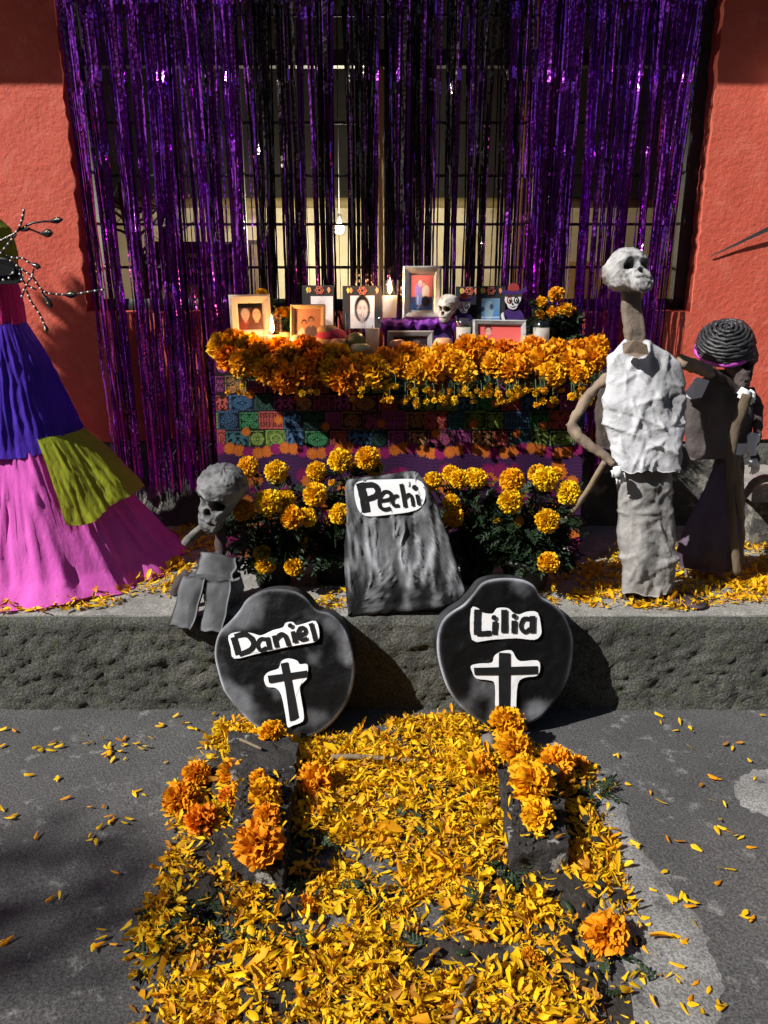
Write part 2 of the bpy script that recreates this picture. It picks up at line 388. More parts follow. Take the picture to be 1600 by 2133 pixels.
M['crimson'] = pmat('crimson_felt', (.34, .04, .035), (.28, .03, .03), 20, .8)
M['apple'] = pmat('red_apple', (.30, .035, .025), (.42, .20, .05), 5, .35, spec=.5)
M['mango'] = pmat('green_mango', (.16, .17, .03), (.32, .17, .03), 6, .35, spec=.5)
M['guava'] = pmat('pale_guava', (.45, .45, .16), (.52, .42, .22), 8, .4, spec=.4)
M['peach'] = pmat('peach_fruit', (.55, .24, .12), (.60, .36, .16), 6, .45)
M['bread'] = pmat('bread_crust', (.50, .30, .14), (.40, .21, .09), 12, .8, .3, 60)
M['pink_sugar'] = pmat('pink_sugar', (.50, .035, .10), (.40, .02, .07), 30, .85, .6, 150)
M['rock'] = pmat('grey_rock', (.19, .18, .165), (.09, .085, .08), 14, .95, .8, 60)
M['facade'] = pmat('far_facade', (.12, .10, .08), (.07, .06, .05), .6, .9)
M['grey_metal'] = pmat('painted_metal', (.45, .46, .46), (.36, .37, .37), 20, .5)
M['leaf_tree'] = pmat('tree_leaf', (.05, .09, .025), (.08, .12, .03), 3, .6, trans=.25)
# ================================================================== THE SETTING
def in_poly(X, Y, P):
    P = np.asarray(P, float); r = np.zeros(X.shape, bool); j = len(P) - 1
    for i in range(len(P)):
        c = ((P[i, 1] > Y) != (P[j, 1] > Y)) & (X < (P[j, 0] - P[i, 0]) * (Y - P[i, 1]) / (P[j, 1] - P[i, 1] + 1e-12) + P[i, 0])
        r ^= c; j = i
    return r
def strip_axis(lo, hi, step, far):
    a = np.arange(lo, hi + step / 2, step)
    return np.r_[[-far, -far * .4], a, [far * .4, far]] if far else a
# street: one sheet to the horizon, finely meshed and slightly uneven near the camera
xs = strip_axis(-2.4, 2.4, .03, 60); ys = np.r_[[-60, -20, -4], np.arange(.3, 2.46, .03)]
X, Y = np.meshgrid(xs, ys); P = np.stack([X.ravel(), Y.ravel(), 0 * X.ravel()], 1)
near = ((np.abs(P[:, 0]) < 2.3) & (P[:, 1] > .35)).astype(float)
P[:, 2] = near * (fbm(P * 3.1, 4, 3) * .006 + fbm(P * 14, 3, 5) * .0018)
tag(build('street', P, grid_faces(len(xs), len(ys)), M['street']), kind='structure')
# lighter cement patch running along the right of the petals
edge = smooth_path([atz(x, y, .004) for x, y in ((1165, 1540), (1235, 1590), (1300, 1660), (1330, 1740), (1370, 1800), (1440, 1870), (1480, 1930), (1505, 2010), (1512, 2080), (1516, 2200))], 5)
inner = smooth_path([atz(x, y, .004) for x, y in ((1110, 1560), (1160, 1610), (1200, 1690), (1220, 1760), (1240, 1830), (1260, 1900), (1290, 1980), (1310, 2050), (1320, 2120), (1330, 2240))], 5)
g = np.random.default_rng(2); V = []
for a, b in zip(edge, inner):
    a = a + Vector((g.uniform(-.012, .012), g.uniform(-.006, .006), 0))
    for k in range(7):
        p = a.lerp(b, k / 6); V.append((p.x, p.y, .0065 if k else -.004))
V = np.array(V); V[:, 2] += fbm(V * 9, 3, 8) * .002
V[:, 2] += fbm(np.c_[V[:, :2], 0 * V[:, 0]] * 3.1, 4, 3) * .006
tag(build('cement_patch', V, grid_faces(7, len(edge)), M['patch']), kind='structure')
pt = [atz(x, y, .004) for x, y in ((1530, 1640), (1560, 1605), (1620, 1600), (1660, 1640), (1660, 1720), (1600, 1700), (1550, 1680))]
pt = smooth_path(pt, 5, True); c0 = sum(pt, Vector()) / len(pt); V = [(c0.x, c0.y, .009)]
for k in (.5, 1.0):
    for i, p in enumerate(pt):
        q = c0.lerp(p, k * (1 + .07 * math.sin(i * 2.3))); V.append((q.x, q.y, .008 if k < 1 else -.002))
n = len(pt); F = [(0, 1 + i, 1 + (i + 1) % n) for i in range(n)] + [(1 + i, 1 + n + i, 1 + n + (i + 1) % n, 1 + (i + 1) % n) for i in range(n)]
tag(build('cement_patch', V, F, M['patch']), kind='structure')
# rough kerb face and the sidewalk above it
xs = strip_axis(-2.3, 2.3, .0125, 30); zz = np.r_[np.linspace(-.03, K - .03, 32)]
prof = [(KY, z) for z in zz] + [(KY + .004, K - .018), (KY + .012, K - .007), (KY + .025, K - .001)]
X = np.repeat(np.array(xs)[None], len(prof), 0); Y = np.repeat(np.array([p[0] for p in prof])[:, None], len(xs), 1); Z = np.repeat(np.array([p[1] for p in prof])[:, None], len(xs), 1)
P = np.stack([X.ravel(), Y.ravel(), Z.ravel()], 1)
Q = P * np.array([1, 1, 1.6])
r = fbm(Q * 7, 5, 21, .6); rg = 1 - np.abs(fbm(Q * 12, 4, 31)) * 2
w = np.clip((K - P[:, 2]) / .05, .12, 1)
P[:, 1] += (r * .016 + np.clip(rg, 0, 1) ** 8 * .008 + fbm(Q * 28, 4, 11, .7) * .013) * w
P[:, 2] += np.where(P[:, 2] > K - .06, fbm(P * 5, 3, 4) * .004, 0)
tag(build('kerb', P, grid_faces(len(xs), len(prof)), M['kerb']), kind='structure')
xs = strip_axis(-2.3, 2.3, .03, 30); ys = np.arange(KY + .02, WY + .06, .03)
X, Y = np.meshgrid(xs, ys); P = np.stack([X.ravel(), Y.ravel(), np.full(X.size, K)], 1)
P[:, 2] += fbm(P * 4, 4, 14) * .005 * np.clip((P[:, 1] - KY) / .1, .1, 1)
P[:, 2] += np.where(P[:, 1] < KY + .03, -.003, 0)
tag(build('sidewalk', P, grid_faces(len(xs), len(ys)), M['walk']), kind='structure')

# ------------------------------------------------------------------ house front
OX0, OX1 = at(175, 600, WY).x, at(1440, 660, WY).x
OZ0, OZ1 = at(800, 650, WY).z, 2.92
house = empty('house_front', (0, WY, K), 'terracotta red plastered house front with a wide barred window', 'house')
PZ = at(800, 915, WY).z      # paint ends here, bare plinth below
xa = np.r_[[-12, -5], np.arange(-2.6, OX0, .03)[:-1], OX0, np.arange(OX0 + .03, OX1 - .02, .03), OX1, np.arange(OX1 + .03, 2.7, .03), [5, 12]]
za = np.r_[np.arange(PZ, OZ0, .03)[:-1], OZ0, np.arange(OZ0 + .03, OZ1 - .02, .03), OZ1, 3.1, 3.4]
X, Z = np.meshgrid(xa, za); P = np.stack([X.ravel(), np.full(X.size, WY), Z.ravel()], 1)
onv = (np.abs(P[:, 0] - OX0) < 1e-6) | (np.abs(P[:, 0] - OX1) < 1e-6); inz = (P[:, 2] > OZ0 - .001) & (P[:, 2] < OZ1 + .001)
onh = (np.abs(P[:, 2] - OZ0) < 1e-6) & (P[:, 0] > OX0 - .01) & (P[:, 0] < OX1 + .01)
g = np.random.default_rng(5)
chip = g.uniform(-1, 1, len(P)) ** 3 * .006 + fbm(P * 5, 3, 77) * .006
P[:, 1] += fbm(P * 2.2, 3, 9) * .006 + fbm(P * 18, 3, 19) * .0022
P0 = P.copy()
P[:, 0] += np.where(onv & inz, chip, 0); P[:, 2] += np.where(onh, chip, 0)
P[:, 2] += np.where(P[:, 2] < PZ + .005, fbm(P * 8, 3, 2) * .03, 0)
F = grid_faces(len(xa), len(za)); cx = P0[F][:, :, 0].mean(1); cz = P0[F][:, :, 2].mean(1)
F = F[~((cx > OX0) & (cx < OX1) & (cz > OZ0) & (cz < OZ1))]
# reveals
def reveal(idx):
    a = P[idx]; b = a.copy(); b[:, 1] = WY + .13; m = len(a)
    return np.concatenate([a, b]), [(i, i + 1, m + i + 1, m + i) for i in range(m - 1)]
iL = np.where((np.abs(P0[:, 0] - OX0) < 1e-6) & inz)[0]; iR = np.where((np.abs(P0[:, 0] - OX1) < 1e-6) & inz)[0]; iB = np.where(onh)[0]
build('wall', P, F, M['red'], house)
for i_ in (iL, iR): v, f = reveal(i_); build('window_reveal', v, f, M['red'], house)
v, f = reveal(iB); v[len(iB):, 2] += .01; build('window_sill', v, f, M['red'], house)
# bare rough plinth
xs = np.r_[[-12, -5], np.arange(-2.6, 2.7, .02), [5, 12]]; zs = np.arange(K - .04, PZ + .05, .02)
X, Z = np.meshgrid(xs, zs); P = np.stack([X.ravel(), np.full(X.size, WY - .012), Z.ravel()], 1)
P[:, 1] -= (fbm(P * 5, 5, 40, .6) * .028 + fbm(P * 30, 2, 41) * .006) * np.clip((PZ + .03 - P[:, 2]) / .08, 0, 1) - .018 * np.clip((P[:, 2] - PZ + .06) / .06, 0, 1) * 2
build('plinth', P, grid_faces(len(xs), len(zs)), M['plinth'], house)
# eave slab that shades the top of the wall (above the picture)
v, f = box((-12, 3.03, 2.95), (12, WY + .2, 3.07)); build('eave', v, f, M['facade'], house)
v, f = box((-12, WY + .01, 3.3), (12, WY + .2, 4.2)); build('upper_wall', v, f, M['red'], house)
# steel frame, mullions, bars, panes
FY = WY + .11
win = obj('window', mesh('window', *box((OX0 - .01, FY - .02, OZ0 + .004), (OX1 + .01, FY + .03, OZ0 + .055)), M['frame_dark']), house)
def wpart(name, a, b, m): v, f = box(a, b); return build(name, v, f, M[m], win, smooth=False)
wpart('frame_jamb', (OX0 - .01, FY - .02, OZ0 + .055), (OX0 + .05, FY + .03, OZ1), 'frame_dark')
wpart('frame_jamb', (OX1 - .055, FY - .02, OZ0 + .055), (OX1 + .01, FY + .03, OZ1), 'frame_dark')
z_t = at(800, 122, FY).z
wpart('transom', (OX0 + .05, FY - .018, z_t - .03), (OX1 - .055, FY + .028, z_t + .03), 'frame_dark')
for xl, xr, yl in ((800, 852, 475), (1108, 1146, 475), (497, 512, 475)):
    a, b = at(xl, yl, FY).x, at(xr, yl, FY).x
    wpart('mullion', (a, FY - .024, OZ0 + .055), (b, FY + .034, z_t - .03), 'frame_dark')
    wpart('mullion', (a, FY - .024, z_t + .03), (b, FY + .034, OZ1), 'frame_dark')
for xl, xr in ((482, 495), (788, 799), (853, 862), (1148, 1156)):
    a, b = at(xl, 475, FY).x, at(xr, 475, FY).x
    wpart('casement_edge', (a, FY - .012, OZ0 + .056), (b, FY + .02, z_t - .031), 'ochre')
for yb in (22, 250, 362, 465, 556):
    z = at(800, yb, FY).z; v, f = tube([(OX0 + .05, FY + .055, z), (0, FY + .055, z), (OX1 - .055, FY + .055, z)], .006, 8)
    build('bar', v, f, M['frame_dark'], win)
edges = [OX0 + .05, at(497, 475, FY).x, at(800, 475, FY).x, at(852, 475, FY).x, at(1108, 475, FY).x, at(1146, 475, FY).x, OX1 - .055]
for a, b in ((edges[0], edges[1]), (edges[1] + .03, edges[2]), (edges[3], edges[4]), (edges[5], edges[6])):
    for z0, z1 in ((OZ0 + .055, z_t - .03), (z_t + .03, OZ1)):
        v, f = box((a + .001, FY + .002, z0 + .001), (b - .001, FY + .006, z1 - .001)); build('pane', v, f, M['pane'], win, smooth=False)

# ------------------------------------------------------------------ lit room behind the window
RB = 6.0
zl = at(800, 412, RB).z
def struct(name, a, b, m): v, f = box(a, b); return tag(build(name, v, f, M[m], smooth=False), kind='structure')
struct('room_floor', (-4, WY + .2, .2), (4, RB + .1, .345), 'dark_wood')
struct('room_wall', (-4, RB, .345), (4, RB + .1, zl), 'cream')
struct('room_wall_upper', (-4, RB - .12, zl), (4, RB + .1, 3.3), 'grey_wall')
struct('room_wall_left', (-4.1, WY + .2, .345), (-4, RB, 3.3), 'grey_wall')
struct('room_wall_right', (4, WY + .2, .345), (4.1, RB, 3.3), 'cream')
struct('room_ceiling', (-4.1, WY + .2, 3.3), (4.1, RB + .1, 3.4), 'grey_wall')
B = at(707, 475, 5.2)
lamp = empty('light_bulb', (B.x, B.y, B.z + .05), 'bright bare light bulb hanging inside the room behind the fringe', 'light bulb')
v, f = lathe([(.001, -.035), (.02, -.03), (.03, -.01), (.029, .005), (.018, .025), (.012, .035)], B, 16); build('bulb', v, f, M['bulb'], lamp)
v, f = lathe([(.013, .035), (.015, .04), (.015, .07), (.008, .08)], B, 14); build('socket', v, f, M['frame_dark'], lamp)
v, f = tube([B + Vector((0, 0, .08)), (B.x, B.y, 3.3)], .003, 6); build('cord', v, f, M['frame_dark'], lamp)
ld = bpy.data.lights.new('bulb_light', 'POINT'); ld.energy = 62; ld.color = (1, .88, .68); ld.shadow_soft_size = .05
lo = bpy.data.objects.new('bulb_light', ld); COL.objects.link(lo); lo.parent = lamp; lo.location = (0, -.09, -.08)
v, f = box((-4, RB - .05, zl - .07), (4, RB - .004, zl - .004)); tag(build('picture_rail', v, f, M['ochre'], base=(0, RB, zl)), 'brown wooden rail along the back wall of the room', 'rail')
cb = empty('cupboard', (at(560, 600, 5.7).x, 5.75, .345), 'tall dark cupboard against the back wall inside the room', 'cupboard')
xa_, xb_ = at(500, 600, 5.7).x, at(560, 600, 5.7).x; zc_ = at(530, 500, 5.6).z
v, f = box((xa_, 5.6, .345), (xb_, 5.95, zc_)); build('body', v, f, M['dark_wood'], cb, smooth=False)
for k_ in (0, 1):
    w2_ = (xb_ - xa_) / 2; v, f = box((xa_ + w2_ * k_ + .01, 5.585, .40), (xa_ + w2_ * (k_ + 1) - .01, 5.598, zc_ - .03)); build('door', v, f, M['bark'], cb, smooth=False)
# chair standing in the room
C = at(432, 640, 4.9); ch = empty('chair', (C.x, 4.9, .345), 'dark wooden chair standing inside the room behind the left fringe', 'chair')
cw = .23; sz = .9
for sx in (-1, 1):
    for sy in (-1, 1):
        top = at(432, 505, 4.7).z if sy < 0 else sz
        v, f = box((C.x + sx * cw - .02, 4.9 + sy * .2 - .02, .345), (C.x + sx * cw + .02, 4.9 + sy * .2 + .02, top)); build('leg', v, f, M['dark_wood'], ch)
v, f = box((C.x - cw, 4.7, sz), (C.x + cw, 5.1, sz + .04)); build('seat', v, f, M['dark_wood'], ch)
for yy in (515, 548, 580):
    z = at(432, yy, 4.7).z; v, f = box((C.x - cw + .02, 4.69, z - .035), (C.x + cw - .02, 4.71, z + .03)); build('back_slat', v, f, M['dark_wood'], ch)
# dry branch in a vase
br = at(300, 640, 4.6); bt = empty('dry_branch', (br.x, 4.6, .345), 'bare dark branch standing inside the room behind the left fringe', 'branch')
pts = [Vector((br.x + .03, 4.6, .345)), at(312, 640, 4.6), at(296, 560, 4.6), at(272, 490, 4.6), at(258, 430, 4.6), at(250, 380, 4.6)]
v, f = tube(smooth_path(pts, 5), [.05, .045, .04, .028, .02, .012], 8, jit=.12); build('trunk', v, f, M['dark_wood'], bt)
g = np.random.default_rng(12); P = []
for k in range(16):
    y0 = g.uniform(420, 590); x0 = np.interp(y0, (430, 490, 560, 640), (258, 272, 296, 312)); a = at(x0, y0, 4.6); s = 1 if g.random() < .75 else -1
    q = [a, a + Vector((s * g.uniform(.06, .14), g.uniform(-.05, .05), g.uniform(.02, .12))), a + Vector((s * g.uniform(.15, .34), g.uniform(-.1, .1), g.uniform(.0, .28)))]
    P.append(tube(smooth_path(q, 3), [.01, .003], 5))
    for _ in range(3):
        c = q[1].lerp(q[2], g.uniform(0, 1)); P.append(tube([c, c + Vector((g.uniform(-.1, .1), 0, g.uniform(-.08, .12)))], [.004, .002], 4))
v, f = join(P); tag(build('twigs', v, f, M['dark_wood'], bt), kind='stuff')
# yellow drape inside, right of the middle
def drape(x0, x1, Yd, z0, z1, m, label):
    n, k = 40, 20; V = []
    for j in range(k):
        for i in range(n):
            t = i / (n - 1); s = j / (k - 1); V.append((x0 + (x1 - x0) * t, Yd + .018 * math.sin(t * 22 + s) * (.4 + s), z1 + (z0 - z1) * s))
    o = build('drape', V, grid_faces(n, k), M[m], base=((x0 + x1) / 2, Yd, z0)); tag(o, label, 'curtain')
M['drape'] = pmat('yellow_drape', (.50, .34, .14), (.42, .27, .10), 6, .9, trans=.3)
a = at(1062, 640, 3.8); b = at(1104, 640, 3.8); drape(a.x, b.x, 3.8, 1.2, 2.9, 'drape', 'yellow cloth drape behind the window pane left of the marigold pot')
a = at(1180, 640, 4.2); b = at(1425, 640, 4.2); drape(a.x, b.x, 4.2, 1.0, at(1300, 545, 4.2).z, 'drape', 'ochre half curtain inside the room behind the tall skeleton')

# ------------------------------------------------------------------ foil fringe curtains
CY0 = WY - .05
xA, xB, xC, xD = at(108, 0, CY0).x, at(505, 300, CY0).x, at(1095, 300, CY0).x, at(1492, 0, CY0).x
def fringe(label, x0, x1, n, colour, seed, zb=(.50, .62), n_parts=70, dark=0.0, bunch=.05):
    g = np.random.default_rng(seed); root = empty('fringe_curtain', ((x0 + x1) / 2, CY0, .6), label, 'curtain')
    v, f = box((x0, CY0 - .004, 2.86), (x1, CY0 + .004, 2.93)); build('header_band', v, f, M[colour], root)
    centres = np.sort(g.uniform(x0, x1, int((x1 - x0) / bunch)))
    folds = [2.75, 2.47, 2.20, 1.93, 1.66, 1.39, 1.12, .85]
    bulk = {'foil_p': [], 'foil_b': []}
    for k in range(n):
        xt = g.uniform(x0, x1); c = centres[np.argmin(np.abs(centres - xt))]
        pull = g.uniform(.1, .85); lean = g.normal(0, .012); wd = g.choice([.003, .006, .009, .014], p=[.25, .35, .28, .12])
        zbot = g.uniform(*zb); ns = 52; z = np.linspace(2.88, zbot, ns); s = (2.88 - z) / 2.3
        e = np.clip(s / .55, 0, 1); e = e * e * (3 - 2 * e)
        wob = np.cumsum(g.normal(0, .0005, ns) * (.4 + s * 1.4)); wob -= np.linspace(0, wob[-1], ns) * .5
        x = xt + (c - xt) * pull * e + lean * s + wob; x = x + np.interp(x, (xA, xA + .25, xD - .25, xD), (.085, .02, -.02, -.05)) * s ** .8
        y = CY0 + g.normal(0, .012) + np.cumsum(g.normal(0, .0014, ns)) * .8
        tw = g.normal(0, .35) + np.cumsum(g.normal(0, .05 + .10 * (g.random() < .3), ns) * (.3 + s * 1.5)) + np.sin(s * g.uniform(3, 14) + g.uniform(0, 6)) * .35
        for fz in folds: y += np.exp(-((z - fz) / .014) ** 2) * g.normal(0, .008)
        w2 = wd / 2 * (1 - .35 * s * (g.random() < .5))
        A = np.stack([x - np.cos(tw) * w2, y - np.sin(tw) * w2, z], 1); Bq = np.stack([x + np.cos(tw) * w2, y + np.sin(tw) * w2, z], 1)
        V = np.empty((ns * 2, 3)); V[0::2] = A; V[1::2] = Bq
        F = np.array([(2 * i, 2 * i + 1, 2 * i + 3, 2 * i + 2) for i in range(ns - 1)])
        mt = 'foil_b' if g.random() < dark else 'foil_p'
        if k < n_parts and wd >= .009: build('foil_strip', V, F, M[mt], root, smooth=False)
        else: bulk[mt].append((V, F))
    for mt, L in bulk.items():
        if L:
            V = np.concatenate([v for v, _ in L]); F = np.concatenate([f + i * 104 for i, (_, f) in enumerate(L)])
            tag(build('foil_strips', V, F, M[mt], root, smooth=False), kind='stuff')

fringe('shiny purple foil fringe curtain on the left, behind the paper doll', xA, xB, 235, 'foil_p', 1, dark=.10, bunch=.045)
fringe('black and purple foil fringe curtain hanging behind the candles', xB, xC, 380, 'foil_b', 2, dark=.70, bunch=.06)
fringe('shiny purple foil fringe curtain on the right, behind the tall skeleton', xC, xD, 250, 'foil_p', 3, dark=.06, zb=(.52, .9), bunch=.05)

# ------------------------------------------------------------------ odds and ends of the wall and the street behind
led = empty('concrete_ledge', (1.9, 3.2, K), 'grey concrete ledge against the wall beside the cane', 'ledge')
lz = at(1575, 992, 3.2).z; g = np.random.default_rng(8)
def rough_box(a, b, step, amp, seed):
    a = np.array(a, float); b = np.array(b, float); P = []
    for ax in range(3):
        u, w = [i for i in range(3) if i != ax]
        nu = max(2, int((b[u] - a[u]) / step) + 1); nw = max(2, int((b[w] - a[w]) / step) + 1)
        for side in (0, 1):
            U, W = np.meshgrid(np.linspace(a[u], b[u], nu), np.linspace(a[w], b[w], nw)); V = np.zeros((U.size, 3))
            V[:, u] = U.ravel(); V[:, w] = W.ravel(); V[:, ax] = (a, b)[side][ax]
            f = grid_faces(nu, nw); ok = (side == 1) ^ (ax == 1)
            P.append((V, f if ok else f[:, ::-1]))
    V, F = join(P)
    c = (a + b) / 2; D = np.stack([fbm(V * 14, 4, seed + i) for i in range(3)], 1) * amp
    rnd = (np.abs(V - c) > (b - a) / 2 - 1e-6).sum(1) >= 2
    V = V + D - (V - c) / np.linalg.norm(V - c, axis=1)[:, None] * (rnd * amp * .7)[:, None]
    return V, F
v, f = rough_box((1.50, 3.02, lz - .07), (2.7, WY - .03, lz), .03, .012, 3); build('top_slab', v, f, M['walk'], led)
v, f = rough_box((1.56, 3.14, K - .01), (2.7, WY - .03, lz - .075), .04, .012, 4); build('base', v, f, M['plinth'], led)
# cord and its cast shadow, modelled as one dark strip across the red wall
a, b = at(1480, 534, WY - .006), at(1640, 458, WY - .035)
d_ = (b - a); V = []
for i in range(14):
    t = i / 13; p = a.lerp(b, t); w_ = .002 + .010 * t; V += [tuple(p + Vector((0, 0, w_))), tuple(p + Vector((0, -.002, -w_)))]
o = build('shadow_ribbon', V, [(2 * i, 2 * i + 1, 2 * i + 3, 2 * i + 2) for i in range(13)], M['black_card'], base=a); tag(o, 'dark ribbon standing for a cord and its shadow on the red wall at the right edge', 'shadow_ribbon')
c = at(1606, 200, WY); wl_ = empty('meter_box', (c.x, WY, c.z), 'grey metal box fixed to the red wall at the right edge', 'box')
v, f = rough_box((c.x + .005, WY - .09, c.z - .03), (c.x + .2, WY - .004, c.z + .24), .05, .001, 6); build('case', v, f, M['grey_metal'], wl_)
v, f = tube([(c.x + .02, WY - .03, c.z - .03), (c.x + .015, WY - .02, c.z - .07), (c.x + .03, WY - .004, c.z - .09)], .012, 8); build('conduit', v, f, M['frame_dark'], wl_)
# house across the street, behind the camera: what the foil and the glass mirror
oh = empty('facing_house', (0, -4.6, 0), 'brown house across the street behind the viewer', 'house')
v, f = box((-14, -5.6, 0), (14, -4.6, 7.4)); build('wall', v, f, M['facade'], oh)
for i in range(-4, 5):
    if i % 2: continue
    v, f = box((i * 2.6 - .6, -4.6, 1.1), (i * 2.6 + .6, -4.56, 2.5)); build('window', v, f, M['frame_dark'], oh)

# unseen trees, added so their crowns shade the altar, wall and lower-left street
def shade_tree(label, foot, top, targets, seed, mid=None):
    tr = empty('tree', foot, label, 'tree', 'unseen trees added for shade'); g = np.random.default_rng(seed); LR = []; top = Vector(top)
    for target, s_, rad, n_ in targets:
        c = Vector(target) - SUN_DIR * s_; d = g.normal(0, 1, (n_, 3)); d /= np.linalg.norm(d, axis=1)[:, None]
        LR.append(d * (g.random((n_, 1)) ** .38) * np.array(rad) * (1 + .18 * fbm(d * 2.2, 2, 3))[:, None] + np.array(tuple(c)))
        hi = Vector((c.x - .05, c.y, top.z + .1)) if mid else c.lerp(top, .5) + Vector((0, 0, .1))
        v, f = tube(smooth_path([top, hi, c], 6), [.06, .04, .015], 8, jit=.06); build('limb', v, f, M['bark'], tr)
    LR = np.concatenate(LR); n_ = len(LR); V, F = petals(LR, g.normal(0, 1, (n_, 3)), g.normal(0, 1, (n_, 3)), .075, .045, .15, .1, g, .05, (.25, 1, .9, .2))
    tag(build('crown', V, F, M['leaf_tree'], tr), kind='stuff'); foot = Vector(foot)
    v, f = tube(smooth_path([foot + Vector((0, 0, -.05)), foot.lerp(top, .5) + Vector((-.06, 0, 0)), top], 6), [.17, .13, .09], 12, jit=.05); build('trunk', v, f, M['bark'], tr)
shade_tree('unseen tall tree added beside the house to shade the altar', (-5.2, 2.6, 0), (-5.1, 2.6, 5.3), [((-.26, 3.0, 1.22), 3.4, (.30, .22, .19), 1300), ((-1.20, 3.45, .98), 3.2, (.11, .10, .36), 700)], 66, True)
shade_tree('unseen tree added behind the viewer at left to shade the street', (-9.6, -3.2, 0), (-9.5, -3.1, 6.6), [((-1.05, 1.33, 0), 10.5, (.55, .45, .40), 520)], 67)
# ================================================================== FLOWERS (prototypes)
YEL, ORA, DEEP = np.array([.92, .56, .008]), np.array([.86, .33, .006]), np.array([.62, .17, .004])
def fib(n, maxang):
    i = np.arange(n) + .5; c = 1 - (1 - math.cos(maxang)) * i / n; a = i * 2.399963; s = np.sqrt(1 - c * c)
    return np.stack([s * np.cos(a), s * np.sin(a), c], 1)
def blossom(seed, n, maxang, root_r, L, W, tone, rag=.18, flat=.8):
    """double marigold head, radius 1, axis +z"""
    g = np.random.default_rng(seed); D = fib(n, maxang) + g.normal(0, .10, (n, 3)); D /= np.linalg.norm(D, axis=1)[:, None]
    side = np.cross(D, g.normal(0, 1, (n, 3)))
    root = D * root_r; len_ = L * g.uniform(.8, 1.15, n)
    V, F = petals(root, D + g.normal(0, .16, (n, 3)), side, len_, W * g.uniform(.7, 1.25, n), .35, g.uniform(-.25, .35, n), g, rag, (.4, .8, 1.15, .95))
    V[:, 2] *= flat
    t = np.tile(np.repeat([0, .45, .8, 1.0], 3), n)[:, None]; u = np.repeat(g.uniform(0, 1, n), 12)[:, None]
    base, tip = tone; c = base * (1 - t) + (tip * (.75 + .35 * u)) * t
    core = lathe([(.01, -root_r), (root_r * .9, -root_r * .4), (root_r * 1.05, 0), (root_r * .7, root_r * .75), (.01, root_r)], (0, 0, 0), 14)
    cv = np.array(core[0]); cv[:, 2] *= flat
    Vc = np.concatenate([V, cv]); Fc = np.concatenate([F, np.array(core[1]) + len(V)])
    me = mesh('marigold_flower', Vc, Fc, M['orange'], np.concatenate([c, np.repeat(base[None] * .8, len(cv), 0)])); me['local'] = 1
    return me
BIG = [blossom(10 + i, 170, R(112), .30, .72, .40, (DEEP, ORA if i % 3 else (YEL + ORA) / 2), .22, .80) for i in range(5)]
GOLD = [blossom(60 + i, 170, R(112), .30, .72, .40, (DEEP * 1.1, YEL * .5 + ORA * .55), .22, .80) for i in range(4)]
POM = [blossom(30 + i, 260, R(128), .52, .48, .30, (ORA * .6 + YEL * .35, YEL * 1.04), .16, .90) for i in range(4)]
SMALL = [blossom(50 + i, 40, R(95), .2, .8, .5, (ORA * .8, YEL), .2, .6) for i in range(2)]
g = np.random.default_rng(99)
def head_rot(lean=.6):
    # heads face up and towards the street
    return (g.uniform(.15, .95) * lean + .35, g.normal(0, .45), g.uniform(0, 6.28))
def face_rot(ax, ay=0): return Matrix.Rotation(ay, 4, 'Y') @ Matrix.Rotation(ax, 4, 'X') @ Matrix.Rotation(g.uniform(0, 6.28), 4, 'Z')
def put_head(name, protos, P, r, ax, ay=0, parent=None):
    o = inst(name, protos[int(g.integers(len(protos)))], P, face_rot(ax, ay).to_euler(), r, parent); return o
ORD = ['first', 'second', 'third', 'fourth', 'fifth', 'sixth', 'seventh', 'eighth', 'ninth', 'tenth', 'eleventh', 'twelfth', 'thirteenth', 'fourteenth', 'fifteenth', 'sixteenth', 'seventeenth', 'eighteenth', 'nineteenth', 'twentieth', 'twenty-first', 'twenty-second', 'twenty-third', 'twenty-fourth', 'twenty-fifth', 'twenty-sixth', 'twenty-seventh', 'twenty-eighth', 'twenty-ninth', 'thirtieth', 'thirty-first', 'thirty-second', 'thirty-third', 'thirty-fourth', 'thirty-fifth', 'thirty-sixth', 'thirty-seventh', 'thirty-eighth', 'thirty-ninth', 'fortieth', 'forty-first', 'forty-second', 'forty-third', 'forty-fourth', 'forty-fifth', 'forty-sixth', 'forty-seventh', 'forty-eighth', 'forty-ninth', 'fiftieth']

def leaflets(bases, dirs, g, n_pairs=5, L=.05, lw=.011, ll=.026):
    """pinnate marigold leaves: arrays of vertices and quads"""
    R_, D_, S_, LL = [], [], [], []
    for b, d in zip(bases, dirs):
        d = Vector(d).normalized(); s = d.cross(Vector(g.normal(0, 1, 3))).normalized(); up = s.cross(d)
        Lk = L * g.uniform(.7, 1.25)
        for k in range(n_pairs):
            t = (k + .6) / n_pairs; p = Vector(b) + d * Lk * t - Vector((0, 0, .25)) * Lk * t * t
            for sg in (-1, 1):
                R_.append(p); D_.append(d * .75 + s * sg * .8 + up * .1); S_.append(s * -sg + d); LL.append(ll * (1 - .45 * abs(t - .5)))
        R_.append(Vector(b) + d * Lk); D_.append(d); S_.append(s); LL.append(ll)
    R_, D_, S_ = (np.array([tuple(q) for q in Z]) for Z in (R_, D_, S_)); n = len(R_)
    return petals(R_, D_, S_, np.array(LL), lw, .2, g.uniform(-.3, .1, n), g, .05, (.3, 1.0, .8, .12))

